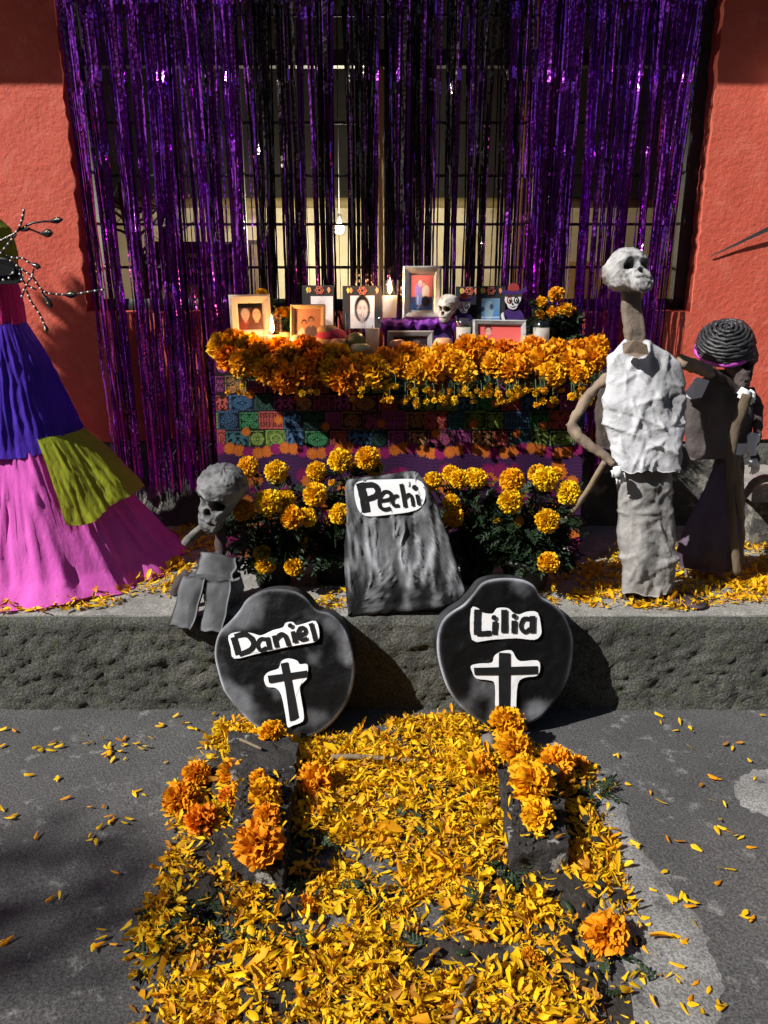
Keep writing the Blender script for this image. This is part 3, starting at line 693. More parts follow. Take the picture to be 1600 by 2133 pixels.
# ================================================================== ALTAR
TY0, TY1, TZ = 2.95, 3.36, at(800, 745, 2.95).z
TX0, TX1 = at(455, 760, TY0).x, at(1215, 760, TY0).x
tb = empty('altar_table', ((TX0 + TX1) / 2, (TY0 + TY1) / 2, K), 'narrow table hidden under the printed cloth, carrying the photographs', 'table')
v, f = box((TX0 + .02, TY0 + .02, TZ - .035), (TX1 - .02, TY1, TZ - .006)); build('tabletop', v, f, M['dark_wood'], tb)
for x in (TX0 + .06, TX1 - .06):
    for y in (TY0 + .06, TY1 - .05):
        v, f = box((x - .02, y - .02, K + .003), (x + .02, y + .02, TZ - .036)); build('leg', v, f, M['dark_wood'], tb)

# ---- small painter for printed things
class Canvas:
    def __init__(s, w, h, bgc):
        s.w, s.h = w, h; s.a = np.empty((h, w, 3)); s.a[:] = bgc
        s.X, s.Y = np.meshgrid((np.arange(w) + .5) / w, (np.arange(h) + .5) / h)
    def fill(s, mask, c): s.a[mask] = c
    def ell(s, cx, cy, rx, ry, c, rot=0):
        dx, dy = s.X - cx, s.Y - cy; u = dx * math.cos(rot) + dy * math.sin(rot); v = -dx * math.sin(rot) + dy * math.cos(rot)
        s.fill((u / rx) ** 2 + (v / ry) ** 2 < 1, c)
    def rect(s, x0, y0, x1, y1, c): s.fill((s.X >= x0) & (s.X < x1) & (s.Y >= y0) & (s.Y < y1), c)
    def poly(s, P, c): s.fill(in_poly(s.X, s.Y, P), c)
    def grad(s, y0, y1, c0, c1):
        t = np.clip((s.Y - y0) / (y1 - y0), 0, 1)[..., None]; m = (s.Y >= y0) & (s.Y < y1); s.a[m] = (np.array(c0) * (1 - t) + np.array(c1) * t)[m]
    def soft(s, n=1):
        for _ in range(n):
            p = np.pad(s.a, ((1, 1), (1, 1), (0, 0)), 'edge'); s.a = (p[:-2, 1:-1] + p[2:, 1:-1] + p[1:-1, :-2] + p[1:-1, 2:] + 2 * p[1:-1, 1:-1]) / 6
    def grain(s, k, seed): s.soft(3); s.a *= 1 + k * np.random.default_rng(seed).normal(0, 1, (s.h, s.w, 1)); s.a = np.clip(s.a, 0, 1)
    def mesh_on(s, fn):
        """fn(u, v) -> xyz arrays for vertex grid"""
        u, v = np.meshgrid(np.linspace(0, 1, s.w), np.linspace(0, 1, s.h)); V = fn(u.ravel(), v.ravel())
        return V, grid_faces(s.w, s.h)[:, ::-1], s.a.reshape(-1, 3)

# ---- printed tablecloth
W, Hh = 470, 300
cv = Canvas(W, Hh, (.010, .008, .010)); gx = 455 + cv.X * 760
zt, zb_ = TZ, K + .015
gz = zt + (zb_ - zt) * cv.Y                      # photo row of each cloth row
rowpx = np.array([CY - FPX * ((z_ - CAM_H) * ct + TY0 * st) / (TY0 * ct - (z_ - CAM_H) * st) for z_ in gz[:, 0]]); gy = np.repeat(rowpx[:, None], W, 1)
PAL = {'m': S(190, 50, 150), 'l': S(150, 185, 60), 'g': S(60, 160, 95), 'd': S(45, 95, 80), 'o': S(215, 140, 60), 'b': S(60, 115, 165), 't': S(50, 120, 130), 'r': S(215, 75, 60), 'p': S(170, 50, 110)}
def cell(x0, x1, y0, y1, k, typ):
    m = (gx >= x0) & (gx < x1 - 2) & (gy >= y0) & (gy < y1 - 2)
    s = (gx - (x0 + x1) / 2) / ((x1 - x0) / 2); t = (gy - (y0 + y1) / 2) / ((y1 - y0) / 2); r = np.hypot(s, t); a = np.arctan2(t, s)
    edge_ = np.maximum(np.abs(s), np.abs(t)) > .86
    if typ == 0: q = (np.abs(np.sin(a * 12)) > .5) & (r < .8) & (r > .25) | (r < .14)
    elif typ == 1:
        q = np.zeros_like(m)
        for cx_, cy_ in ((-.45, -.4), (.45, -.4), (-.45, .45), (.45, .45), (0, 0)):
            rr = np.hypot(s - cx_, t - cy_); aa = np.arctan2(t - cy_, s - cx_); q |= (rr < .38) & ((np.abs(rr - .33) < .06) | ((rr < .24) & (np.abs(np.sin(aa * 4)) > .5)))
    elif typ == 2: q = ((np.mod(s * 5 + t * 4, 1) < .22) | (np.mod(s * 5 - t * 4, 1) < .22)) & (r > .55) | (np.abs(r - .5) < .08) | ((r < .35) & (np.abs(np.sin(a * 5)) > .6))
    elif typ == 3: q = (np.mod(np.abs(s) * 4.6 + .2 * np.sin(t * 22), 1) < .42) & (np.abs(t) < .8) | (np.mod(t * 4, 1) < .15)
    elif typ == 4: q = (np.abs(np.abs(s) - .42 + .12 * np.cos(t * 7)) < .17) & (np.abs(t) < .75) | (np.abs(t + .45 - .5 * s * s) < .12) | (np.hypot(s, t - .35) < .2)
    else: q = (r < .78) & (np.mod(r * 5.5, 1) < .5) & (np.abs(np.sin(a * 8 + (r * 5).astype(int))) > .4)
    q |= edge_ & (np.mod(s * 9, 1) < .75) & (np.mod(t * 7, 1) < .8)
    cv.fill(m & q, (np.array(PAL[k]) * .78 + .22 * np.mean(PAL[k])) * .62); cv.fill(m & ~q, np.array(PAL[k]) * .035 + .003)
def row(y0, y1, spec, x=455):
    for i, (k, w_, ty) in enumerate(spec): cell(x, x + w_, y0 + (i * 7) % 5, y1 + (i * 5) % 7, k, ty); x += w_
kinds_ = ['m', 'l', 'd', 'o', 'b', 'm', 'r', 'g', 'o', 't', 'r', 'p', 'l', 'b']
for ri, (ya, yb2) in enumerate(((742, 783), (783, 824), (824, 858), (858, 897), (897, 934))):
    x = 455 - 14 * (ri % 2) - 5 * ri; k = ri * 5
    while x < 1215:
        w_ = (34, 46, 40, 52, 38, 44)[(k * 5 + ri) % 6]; cell(max(x, 455), x + w_, ya + (k * 7) % 4, yb2 + (k * 5) % 5, kinds_[(k * 3 + ri * 4) % 14], (k * 2 + ri) % 6); x += w_; k += 1
cv.fill(gy > 932, (.030, .008, .035))
wv = np.sin(gy * .9 + 4 * np.sin(gx * .05) + 2 * np.sin(gx * .13)); cv.fill((gy > 945) & (gy < 990) & (wv > .5), (.045, .012, .06))
gg = np.random.default_rng(4)
def pmari(cx_, cy_, r_, c):
    d = np.hypot(gx - cx_, gy - cy_); a = np.arctan2(gy - cy_, gx - cx_); rr = r_ * (1 + .10 * np.sin(a * 11 + cx_))
    m = d < rr; k = np.clip(1.05 - .5 * np.abs(np.sin(a * 9 + d * .5)) - .25 * (d > r_ * .75) * (np.sin(a * 14) > 0), .3, 1)[..., None]
    cv.a[m] = (np.array(c)[None, None] * k)[m]
OR_, MG_ = np.array(S(225, 120, 45)) * .8, np.array(S(165, 35, 110)) * .7
for _ in range(150):
    pmari(gg.uniform(455, 1215), gg.uniform(975, 1175), gg.uniform(10, 17), OR_ * gg.uniform(.6, 1) if gg.random() < .5 else MG_ * gg.uniform(.5, 1))
for cx_, cy_ in ((1180, 1150), (640, 1110), (860, 1130)):          # printed calaveras on the border
    d = np.hypot((gx - cx_) / 15, (gy - cy_) / 18); cv.fill(d < 1, (.45, .40, .34))
    for sx in (-6, 6): cv.fill(np.hypot((gx - cx_ - sx) / 4.5, (gy - cy_ + 2) / 5) < 1, (.01, .01, .01))
    cv.fill((np.abs(gx - cx_) < 7) & (np.abs(gy - cy_ - 10) < 2), (.02, .02, .02))
for x_ in np.arange(462, 1215, 19): pmari(x_, 940 + 6 * math.sin(x_ * .05), 12, OR_ if (int(x_) // 19) % 3 else MG_)
for x_, y_ in ((526, 823), (625, 830), (740, 833), (583, 877), (515, 901), (680, 890), (842, 838), (935, 835), (985, 885), (795, 884), (908, 905), (1030, 842), (1145, 843), (1075, 905), (1130, 888)): pmari(x_, y_, 9, OR_)
cv.fill(gy > 1172, (.020, .012, .05))
cv.a *= 1 + .06 * np.random.default_rng(3).normal(0, 1, (Hh, W, 1)); cv.a = np.clip(cv.a, 0, 1)
CLX = TX0 - .012
def front(u, v):
    x = CLX + (TX1 + .024 - TX0) * u * 1.0; z = zt + .004 + (zb_ - zt) * v
    y = TY0 - .006 - .012 * v - v * (.010 * np.sin(u * 31 + 1) + .009 * np.sin(u * 17 + 2 + v)) - .006 * np.sin(u * 9 + v * 5) * v
    x = x + (u - .5) * .03 * v
    return np.stack([x, y, z], 1)
clo = empty('tablecloth', ((TX0 + TX1) / 2, TY0, K), 'black cloth printed with bright cut-paper squares and marigolds, hanging over the altar table', 'tablecloth')
V, F, C_ = cv.mesh_on(front); build('front_drop', V, F, M['cloth'], clo, cols=C_)
v, f = box((TX0 - .01, TY0 - .004, TZ + .001), (TX1 + .01, TY1 + .005, TZ + .004)); build('top', v, f, M['black_card'], clo, smooth=False)
for s_, xx in ((0, TX0 - .012), (1, TX1 + .014)):
    n_ = 20; V = []; Cc = []
    for j in range(40):
        for i in range(n_):
            t = i / (n_ - 1); vv = j / 39; V.append((xx + (s_ - .5) * .03 * vv + .008 * vv * math.sin(t * 14), TY0 - .006 - .012 * vv + (TY1 - TY0) * t, zt + .003 + (zb_ - zt) * vv))
            Cc.append(cv.a[min(Hh - 1, int(vv * (Hh - 1))), (W - 1 - int(t * 200)) if s_ else int(t * 200)])
    build('side_drop', V, grid_faces(n_, 40), M['cloth'], clo, cols=Cc)

# ---- marigold garland along the table edge
GAR = [(462, 722, 27), (490, 716, 29), (478, 748, 29), (520, 727, 30), (506, 758, 27), (546, 742, 31), (577, 728, 27), (560, 772, 29), (601, 748, 32), (598, 787, 31), (640, 736, 29), (632, 777, 28), (662, 758, 33), (690, 776, 28), (703, 746, 31), (718, 783, 34),
       (746, 762, 25), (780, 775, 35), (802, 752, 27), (836, 762, 25), (851, 738, 23), (882, 748, 25), (905, 768, 30), (921, 738, 25), (946, 757, 29), (976, 737, 31), (1006, 735, 29), (968, 778, 26), (1030, 762, 27), (1052, 733, 27), (1072, 768, 31), (1086, 742, 27),
       (1112, 727, 25), (1132, 752, 31), (1160, 737, 29), (1150, 778, 25), (1190, 757, 31), (1214, 732, 27), (1236, 748, 28), (1242, 724, 24), (870, 778, 24), (1206, 782, 22)]
GAR.sort()
for i, (x, y, r_) in enumerate(GAR):
    Y_ = float(np.interp(y, (715, 735, 760, 790), (3.02, 2.955, 2.88, 2.845))) + .004 * ((i * 7) % 5 - 2)
    p = at(x, y, Y_); rr = r_ * pxm(p) * 1.06
    if p.z < TZ + rr * .55 and Y_ > TY0: p.z = max(p.z, TZ + rr * .45)
    o = put_head('marigold_flower', BIG if x < 860 else GOLD if i % 3 else BIG, p, rr, R(58) + g.normal(0, .25), g.normal(0, .3))
    tag(o, f'orange marigold head on the altar garland, {ORD[i]} from the left end', 'marigold', 'marigolds laid along the altar edge')
# ---- small yellow flowers hanging from the garland
def sprig(i, x, y, nfl, drop, label):
    a = at(x, y, 2.93); root = empty('yellow_flower_sprig', a, label, 'flower sprig', 'small yellow sprigs hanging from the garland')
    st_, lf = [], []
    for k in range(nfl):
        dx, dz = g.normal(0, .028), -drop * g.uniform(.35, 1.0); e = a + Vector((dx, -.08 - g.uniform(0, .05), dz))
        mid = a.lerp(e, .5) + Vector((dx * .4, -.035, .02)); st_.append(tube(smooth_path([a, mid, e], 4), .0013, 4)); lf.append(mid)
        o = inst('blossom', SMALL[k % 2], e, face_rot(R(g.uniform(60, 150)), g.normal(0, .5)).to_euler(), g.uniform(.009, .015), root)
    v, f = join(st_); tag(build('stems', v, f, M['stem'], root), kind='stuff')
    v, f = leaflets([tuple(p) for p in lf], [tuple(g.normal(0, 1, 3) - np.array([0, .3, .6])) for _ in lf], g, 4, .035, .006, .016); tag(build('foliage', v, f, M['green'], root), kind='stuff')
SP = [(520, 780, 4, .06), (640, 790, 4, .05), (745, 785, 5, .07), (815, 775, 7, .10), (850, 780, 7, .11), (885, 785, 6, .08), (918, 785, 7, .09), (948, 790, 6, .07), (985, 785, 8, .09), (1015, 780, 8, .08), (1050, 785, 8, .09), (1085, 780, 8, .09), (1115, 785, 8, .09), (1150, 785, 7, .09), (1185, 780, 7, .09), (1212, 775, 8, .11), (1240, 770, 9, .12)]
for i, (x, y, n_, d_) in enumerate(SP):
    sprig(i, x, y, n_, d_, f'sprig of tiny yellow flowers hanging below the garland, {ORD[i]} from the left')

# ---- photographs
FLES = S(205, 160, 140)
def portrait(cvs, cx, cy, s, skin, hair, shirt, hairlong=False):
    cvs.ell(cx, cy + 1.75 * s, 1.35 * s, 1.1 * s, shirt)
    if hairlong: cvs.ell(cx, cy - .05 * s, .78 * s, 1.0 * s, hair)
    else: cvs.ell(cx, cy - .25 * s, .64 * s, .75 * s, hair)
    cvs.rect(cx - .22 * s, cy + .5 * s, cx + .22 * s, cy + 1.0 * s, tuple(np.array(skin) * .8))
    cvs.ell(cx, cy + .05 * s, .52 * s, .72 * s, skin)
    for q in (-1, 1):
        cvs.ell(cx + q * .2 * s, cy - .05 * s, .10 * s, .05 * s, tuple(np.array(skin) * .25)); cvs.ell(cx + q * .21 * s, cy - .18 * s, .14 * s, .035 * s, tuple(np.array(hair) * .8))
    cvs.ell(cx, cy + .18 * s, .07 * s, .10 * s, tuple(np.array(skin) * .72)); cvs.ell(cx, cy + .40 * s, .17 * s, .045 * s, tuple(np.array(skin) * .45))
def ph_couple(w, h, seed, bg0, bg1, people, extra=None):
    c = Canvas(w, h, bg0); c.grad(.0, 1.01, bg0, bg1)
    if extra: extra(c)
    for p in people: portrait(c, *p)
    c.grain(.05, seed); return c
def photo_frame(name, label, cx, cy, w, h, Y, bar, mt, canvas, lean=10, yaw=0, roll=0, depth=.016, group='framed photographs on the altar', inner=None):
    """cx, cy: centre; w, h: outer size in photo pixels"""
    c = at(cx, cy, Y); k = pxm(c); hw, hh, b = w * k / 2, h * k / 2, bar * k
    Rm = Matrix.Rotation(R(yaw), 3, 'Z') @ Matrix.Rotation(R(-lean), 3, 'X') @ Matrix.Rotation(R(roll), 3, 'Y')
    T = lambda u, v_, w_: c + Rm @ Vector((u, -w_, v_))
    root = empty(name, T(0, -hh, 0), label, 'photo frame', group)
    loops = [(0, 0, 0), (0, 0, depth), (b * .25, b * .25, depth + .004), (b * .8, b * .8, depth * .9), (b, b, depth * .45)]
    V = []
    for du, _, ww in loops: V += [T(-hw + du, -hh + du, ww), T(hw - du, -hh + du, ww), T(hw - du, hh - du, ww), T(-hw + du, hh - du, ww)]
    F = []
    for l in range(len(loops) - 1):
        for q in range(4): a_ = l * 4 + q; b_ = l * 4 + (q + 1) % 4; F.append((a_, b_, b_ + 4, a_ + 4))
    # one moulding per side
    for q in range(4):
        V2, F2 = [], []
        for l in range(len(loops)): V2 += [V[l * 4 + q], V[l * 4 + (q + 1) % 4]]
        F2 = [(2 * l, 2 * l + 1, 2 * l + 3, 2 * l + 2) for l in range(len(loops) - 1)]
        build('moulding', [tuple(p) for p in V2], F2, M[mt], root, smooth=False)
    vv, ff = hexa([T(-hw, -hh, .001), T(hw, -hh, .001), T(hw, hh, .001), T(-hw, hh, .001), T(-hw, -hh, -.004), T(hw, -hh, -.004), T(hw, hh, -.004), T(-hw, hh, -.004)])
    build('backing', vv, ff, M['f_dark'], root, smooth=False)
    vv = [T(-.02, -hh, -.005), T(.02, -hh, -.005), T(.02, hh * .4, -.005), T(-.02, hh * .4, -.005)]
    if inner:
        q = b + inner[0] * k; vv = [T(-hw + b * .9, -hh + b * .9, .004), T(hw - b * .9, -hh + b * .9, .004), T(hw - b * .9, hh - b * .9, .004), T(-hw + b * .9, hh - b * .9, .004)]
        build('mat_board', [tuple(p) for p in vv], [(0, 1, 2, 3)], M[inner[1]], root, smooth=False)
    else: q = b
    fn = lambda u, v_: np.array([tuple(T(-hw + q * .95 + (2 * hw - 1.9 * q) * a_, hh - q * .95 - (2 * hh - 1.9 * q) * b_, .006)) for a_, b_ in zip(u, v_)])
    V3, F3, C3 = canvas.mesh_on(fn); build('photo', V3, F3, M['print'], root, cols=C3)
    return root
p1 = ph_couple(60, 64, 1, S(60, 40, 40), S(120, 70, 60), [(.30, .46, .26, S(190, 160, 150), S(170, 165, 160), S(130, 60, 55)), (.74, .42, .30, S(215, 165, 140), S(30, 22, 22), S(90, 55, 50))], lambda c: c.rect(0, 0, 1, .18, S(20, 14, 16)))
photo_frame('photo_frame', 'cream wooden frame with two faces, at the left end of the altar', 522, 660, 84, 88, 3.12, 17, 'f_cream', p1, 12, 12, -1)
p2 = ph_couple(64, 72, 2, S(225, 160, 125), S(205, 130, 95), [(.36, .52, .17, S(200, 140, 110), S(35, 25, 22), S(225, 205, 185)), (.62, .43, .18, S(205, 150, 120), S(40, 28, 24), S(110, 95, 100))])
photo_frame('photo_frame', 'light oak frame with a couple embracing, beside the left lit candle', 642, 675, 72, 78, 3.06, 9, 'f_wood', p2, 12, -4)
def ph_old(c):
    c.rect(0, 0, 1, .62, S(215, 105, 95)); c.rect(0, .62, 1, 1, S(60, 60, 85)); c.rect(0, .8, 1, 1, S(45, 75, 115))
    c.ell(.36, .45, .17, .22, S(150, 120, 190)); c.ell(.38, .72, .15, .2, S(110, 135, 190)); c.ell(.68, .48, .18, .2, S(225, 205, 180)); c.ell(.68, .75, .2, .16, S(35, 30, 40))
    c.ell(.42, .24, .09, .09, S(205, 200, 200)); c.ell(.42, .27, .065, .075, S(205, 160, 145)); c.ell(.58, .25, .08, .085, S(45, 35, 32)); c.ell(.58, .27, .065, .075, S(205, 160, 140))
    c.rect(.30, .58, .315, .97, S(240, 240, 240)); c.ell(.3, .88, .05, .04, S(90, 45, 40)); c.ell(.46, .88, .05, .04, S(90, 45, 40))
p3 = Canvas(56, 84, (0, 0, 0)); ph_old(p3); p3.grain(.05, 3)
photo_frame('photo_frame', 'ornate silver frame with two seated relatives, standing on the purple box', 879, 610, 80, 106, 3.20, 15, 'f_silver', p3, 8, -3, inner=(4, 'white_foam'))
def ph_boy(c):
    c.grad(0, 1.01, S(225, 95, 90), S(235, 120, 110)); c.ell(.26, .72, .17, .38, S(215, 95, 105)); c.ell(.12, .9, .14, .3, S(75, 85, 110)); c.ell(.2, .62, .18, .06, S(215, 165, 145), .35)
    c.ell(.24, .20, .085, .17, S(40, 28, 26)); c.ell(.24, .26, .068, .15, S(215, 165, 145)); c.ell(.215, .24, .012, .02, S(40, 30, 30)); c.ell(.262, .24, .012, .02, S(40, 30, 30)); c.ell(.30, .95, .1, .16, S(230, 230, 235), .5)
p4 = Canvas(96, 56, (0, 0, 0)); ph_boy(p4); p4.grain(.04, 4)
photo_frame('photo_frame', 'weathered grey wooden frame with a boy against a pink wall', 1040, 704, 112, 72, 3.07, 11, 'f_grey', p4, 14, 5, 1)
p5 = ph_couple(64, 40, 5, S(35, 28, 30), S(60, 45, 45), [(.3, .5, .2, S(130, 100, 90), S(25, 20, 20), S(60, 50, 55)), (.66, .5, .2, S(140, 110, 100), S(90, 85, 85), S(90, 70, 70))])
photo_frame('photo_frame', 'plain grey-brown frame with a dim picture, below the purple tissue', 855, 713, 96, 46, 3.10, 13, 'f_dark', p5, 10)
# ---- black memorial cards with drawn roses
def memorial(label, cx, cy, w, h, Y, photo, pw, ph_, pdx, pdy, lean=7, deco=True):
    c = at(cx, cy, Y); k = pxm(c); hw, hh = w * k / 2, h * k / 2; Rm = Matrix.Rotation(R(-lean), 3, 'X')
    T = lambda u, v_, w_: c + Rm @ Vector((u, -w_, v_))
    root = empty('memorial_card', T(0, -hh, 0), label, 'memorial card', 'black memorial cards at the back of the altar')
    vv, ff = hexa([T(-hw, -hh, .003), T(hw, -hh, .003), T(hw, hh, .003), T(-hw, hh, .003), T(-hw, -hh, -.003), T(hw, -hh, -.003), T(hw, hh, -.003), T(-hw, hh, -.003)]); build('card', vv, ff, M['black_card'], root, smooth=False)
    fn = lambda u, v_: np.array([tuple(T((pdx + (a_ - .5) * pw) * k, (-pdy + (.5 - b_) * ph_) * k, .0055)) for a_, b_ in zip(u, v_)])
    V3, F3, C3 = photo.mesh_on(fn); build('photo', V3, F3, M['print'], root, cols=C3)
    if deco:
        ring = []
        for rr, n_ in ((8, 6), (4.5, 5)):
            pts = [T((pdx * .4 + (rr + 1.3 * math.cos(n_ * t)) * math.cos(t)) * k, (h / 2 - 10) * k + (rr * .9 + 1.3 * math.cos(n_ * t)) * math.sin(t) * k, .006) for t in np.linspace(0, 6.283, 40)]
            ring.append(tube(pts, .0012, 4))
        v, f = join(ring); build('rose_drawing', v, f, M['rose_ink'], root)
        for s_, col in ((-1, 'leaf_y'), (1, 'leaf_o'), (-.8, 'leaf_o')):
            u0 = s_ * (w / 2 - 11) * k
            vv = [tuple(T(u0 + a_ * k, (h / 2 - 11) * k + b_ * k, .005)) for a_, b_ in ((0, -5), (4, 0), (3, 5), (0, 8), (-3, 3))]
            build('petal_drawing', vv, [(0, 1, 2, 3, 4)], M[col], root)
M['rose_ink'] = pmat('rose_chalk', S(225, 120, 90)); M['leaf_y'] = pmat('lime_chalk', S(190, 200, 70)); M['leaf_o'] = pmat('peach_chalk', S(235, 140, 95))
def bw(seed, hair, long_):
    c = Canvas(44, 62, S(222, 212, 214)); portrait(c, .5, .42, .42, S(190, 178, 178), hair, S(150, 140, 142) if not long_ else S(225, 220, 222), long_); c.grain(.05, seed); return c
memorial('black card with grey portrait of a white-haired man and a drawn rose', 663, 640, 66, 88, 3.28, bw(6, S(205, 200, 202), False), 46, 64, 8, 10)
memorial('black card with grey portrait of a dark-haired woman and a drawn rose', 755, 640, 82, 86, 3.27, bw(7, S(25, 22, 24), True), 50, 66, 0, 10)
c = Canvas(40, 50, S(95, 150, 190)); c.grad(0, 1.01, S(110, 140, 160), S(60, 120, 180)); c.ell(.4, .5, .25, .4, S(140, 165, 180)); c.ell(.55, .36, .1, .13, S(60, 70, 85)); c.rect(.0, .78, 1, .83, S(205, 215, 225)); c.grain(.06, 8)
memorial('black card with a pale blue photo, left of the big foam calavera', 1022, 634, 60, 74, 3.27, c, 38, 48, 0, 12)
c = Canvas(10, 14, S(40, 30, 40)); memorial('plain black card behind the small foam calavera', 975, 634, 52, 72, 3.30, c, 10, 12, 5, 16)

# ---- purple covered box
c = at(872, 690, 3.2); k = pxm(c); x0, x1 = at(800, 680, 3.13).x, at(944, 680, 3.13).x; zT = at(872, 672, 3.13).z
bx = empty('covered_box', ((x0 + x1) / 2, 3.22, TZ), 'box covered with purple tissue paper in the middle of the altar', 'box')
v, f = box((x0, 3.135, TZ + .004), (x1, 3.33, zT - .004)); build('box', v, f, M['purple_felt'], bx, smooth=False)
n_, m_ = 60, 22; V = []
for j in range(m_):
    for i in range(n_):
        t = i / (n_ - 1); s = j / (m_ - 1); x = x0 - .012 + (x1 - x0 + .024) * t
        if s < .6: p = (x, 3.33 - (.205) * s / .6, zT + .003)
        else: p = (x, 3.125 - .010 * math.sin((s - .6) * 8), zT + .003 - (s - .6) / .4 * (.032 + .012 * math.sin(t * 40)))
        V.append(p)
V = np.array(V); V[:, 2] += np.abs(crumple(V, 26, 4)) * .012 * (.4 + (V[:, 1] < 3.16)); V[:, 1] += crumple(V, 30, 5) * .006
build('tissue', V, grid_faces(n_, m_), M['tissue'], bx)

# ---- candles in glasses
def candle(label, x, ytop, ybot, wtop, wbot, Y, fill, lit, zbase=TZ + .0045):
    b = at(x, ybot, Y); b.z = zbase; top = at(x, ytop, Y).z; k = pxm(b); h = top - zbase; rt, rb = wtop * k / 2, wbot * k / 2
    root = empty('candle', b, label, 'candle', 'candles in glasses on the altar')
    rad = lambda t: rb + (rt - rb) * t
    v, f = lathe([(.001, .0), (rb * .9, 0), (rb, .004), (rad(.5), h * .5), (rt, h), (rt - .002, h + .001)], b, 28, 1, 1); build('glass', v, f, M['glass'], root)
    if fill:
        hw_ = h * fill; v, f = lathe([(.001, .010), (rad(0) - .004, .010), (rad(fill * .5) - .004, hw_ * .5), (rad(fill) - .0045, hw_), (.006, hw_ - .003), (.001, hw_ - .004)], b, 28); build('wax', v, f, M['wax'], root)
        v, f = tube([b + Vector((0, 0, hw_ - .004)), b + Vector((.001, 0, hw_ + .012))], .0012, 5); build('wick', v, f, M['wick'], root)
        if lit:
            fb = hw_ + .008; v, f = lathe([(.001, 0), (.006, .006), (.0085, .016), (.007, .030), (.0035, .046), (.0004, .060)], b + Vector((0, 0, fb)), 14); build('flame', v, f, M['flame'], root)
            d = bpy.data.lights.new('candle_light', 'POINT'); d.energy = 2.4; d.color = (1.0, .52, .20); d.shadow_soft_size = .012
            o = bpy.data.objects.new('candle_light', d); COL.objects.link(o); o.parent = root; o.location = (0, -.014, fb + .022)
candle('lit candle in a glass before the cream photo frame', 568, 655, 716, 41, 36, 3.02, .50, True)
candle('tall lit candle in a glass on the purple box beside the silver frame', 812, 584, 664, 37, 31, 3.19, .62, True, zT + .007)
candle('empty drinking glass with a flower behind it, left of the unlit candle', 739, 654, 715, 38, 33, 3.06, .06, False)
candle('unlit white candle in a glass, just right of the empty glass', 776, 662, 722, 36, 29, 3.03, .72, False)
candle('unlit white candle in a glass below the small foam calavera', 965, 663, 718, 37, 32, 3.09, .75, False)
candle('unlit white candle in a glass at the right end, before the flower pot', 1126, 667, 722, 39, 35, 3.08, .78, False)

# ---- fruit and bread
def fruit(name, label, cat, x, y, r, Y, mt, shape='apple', sx=1.0, sz=1.0):
    p = at(x, y, Y); k = r * pxm(p); p.z = max(p.z, TZ + .005 + k * sz * .95)
    prof = {'apple': [(.02, -.82), (.4, -.93), (.8, -.6), (1.0, -.05), (.95, .4), (.7, .78), (.3, .86), (.04, .68)],
            'mango': [(.02, -1), (.5, -.85), (.9, -.35), (1, .15), (.8, .65), (.4, .92), (.02, 1.0)],
            'bun': [(.02, -.45), (.8, -.45), (1.05, -.2), (1.0, .1), (.7, .38), (.3, .48), (.02, .5)]}[shape]
    v, f = lathe([(a_ * k, b_ * k * sz) for a_, b_ in smooth2(prof)], (p.x, p.y, p.z), 24, sx, 1)
    v = v + np.stack([fbm(v * 30, 2, int(x)) * k * .05] * 3, 1)
    root = empty(name, (p.x, p.y, p.z - k * sz), label, cat, 'fruit and bread on the altar'); build('flesh', v, f, M[mt], root)
    if shape == 'apple': vv, ff = tube([(p.x, p.y, p.z + k * sz * .66), (p.x + .004, p.y, p.z + k * sz * 1.02)], .0016, 5); build('stalk', vv, ff, M['bark'], root)
    if shape == 'mango': vv, ff = tube([(p.x, p.y, p.z + k * sz * .98), (p.x + .002, p.y, p.z + k * sz * 1.08)], .003, 5); build('stalk', vv, ff, M['bark'], root)
    return p, k
def smooth2(prof):
    q = smooth_path([Vector((a_, b_, 0)) for a_, b_ in prof], 3); return [(max(.004, v.x), v.y) for v in q]
fruit('apple', 'dark red apple between the garland and the oak frame', 'apple', 629, 722, 17, 2.99, 'apple')
fruit('guava', 'pale yellow guava behind the dark red apple', 'guava', 619, 713, 16, 3.03, 'guava', 'mango')
fruit('peach', 'peach behind the left lit candle', 'peach', 593, 705, 15, 3.08, 'peach', 'apple')
fruit('apple', 'rosy apple in front of the stacked bread rolls', 'apple', 705, 728, 19, 2.98, 'peach')
fruit('mango', 'big green mango before the empty glass', 'mango', 741, 714, 21, 3.00, 'mango', 'mango', 1.0, 1.05)
fruit('guava', 'pale green guava below the mango', 'guava', 752, 738, 19, 2.955, 'guava', 'apple', 1.2, .75)
fruit('apple', 'red and yellow apple before the dim picture', 'apple', 829, 730, 18, 2.985, 'apple')
fruit('apple', 'pink apple right of the dim picture', 'apple', 922, 730, 20, 2.985, 'peach')
fruit('peach', 'small peach behind the right end of the garland', 'peach', 1098, 712, 15, 3.06, 'peach')
fruit('bread_roll', 'plain round bread roll at the bottom of the stack', 'bread', 690, 718, 30, 3.04, 'bread', 'bun', 1.1)
fruit('bread_roll', 'pink sugared bread roll in the middle of the stack', 'bread', 691, 698, 29, 3.04, 'pink_sugar', 'bun')
fruit('bread_roll', 'brown bread roll on top of the pink one', 'bread', 683, 686, 22, 3.04, 'bread', 'bun', 1.0, .8)

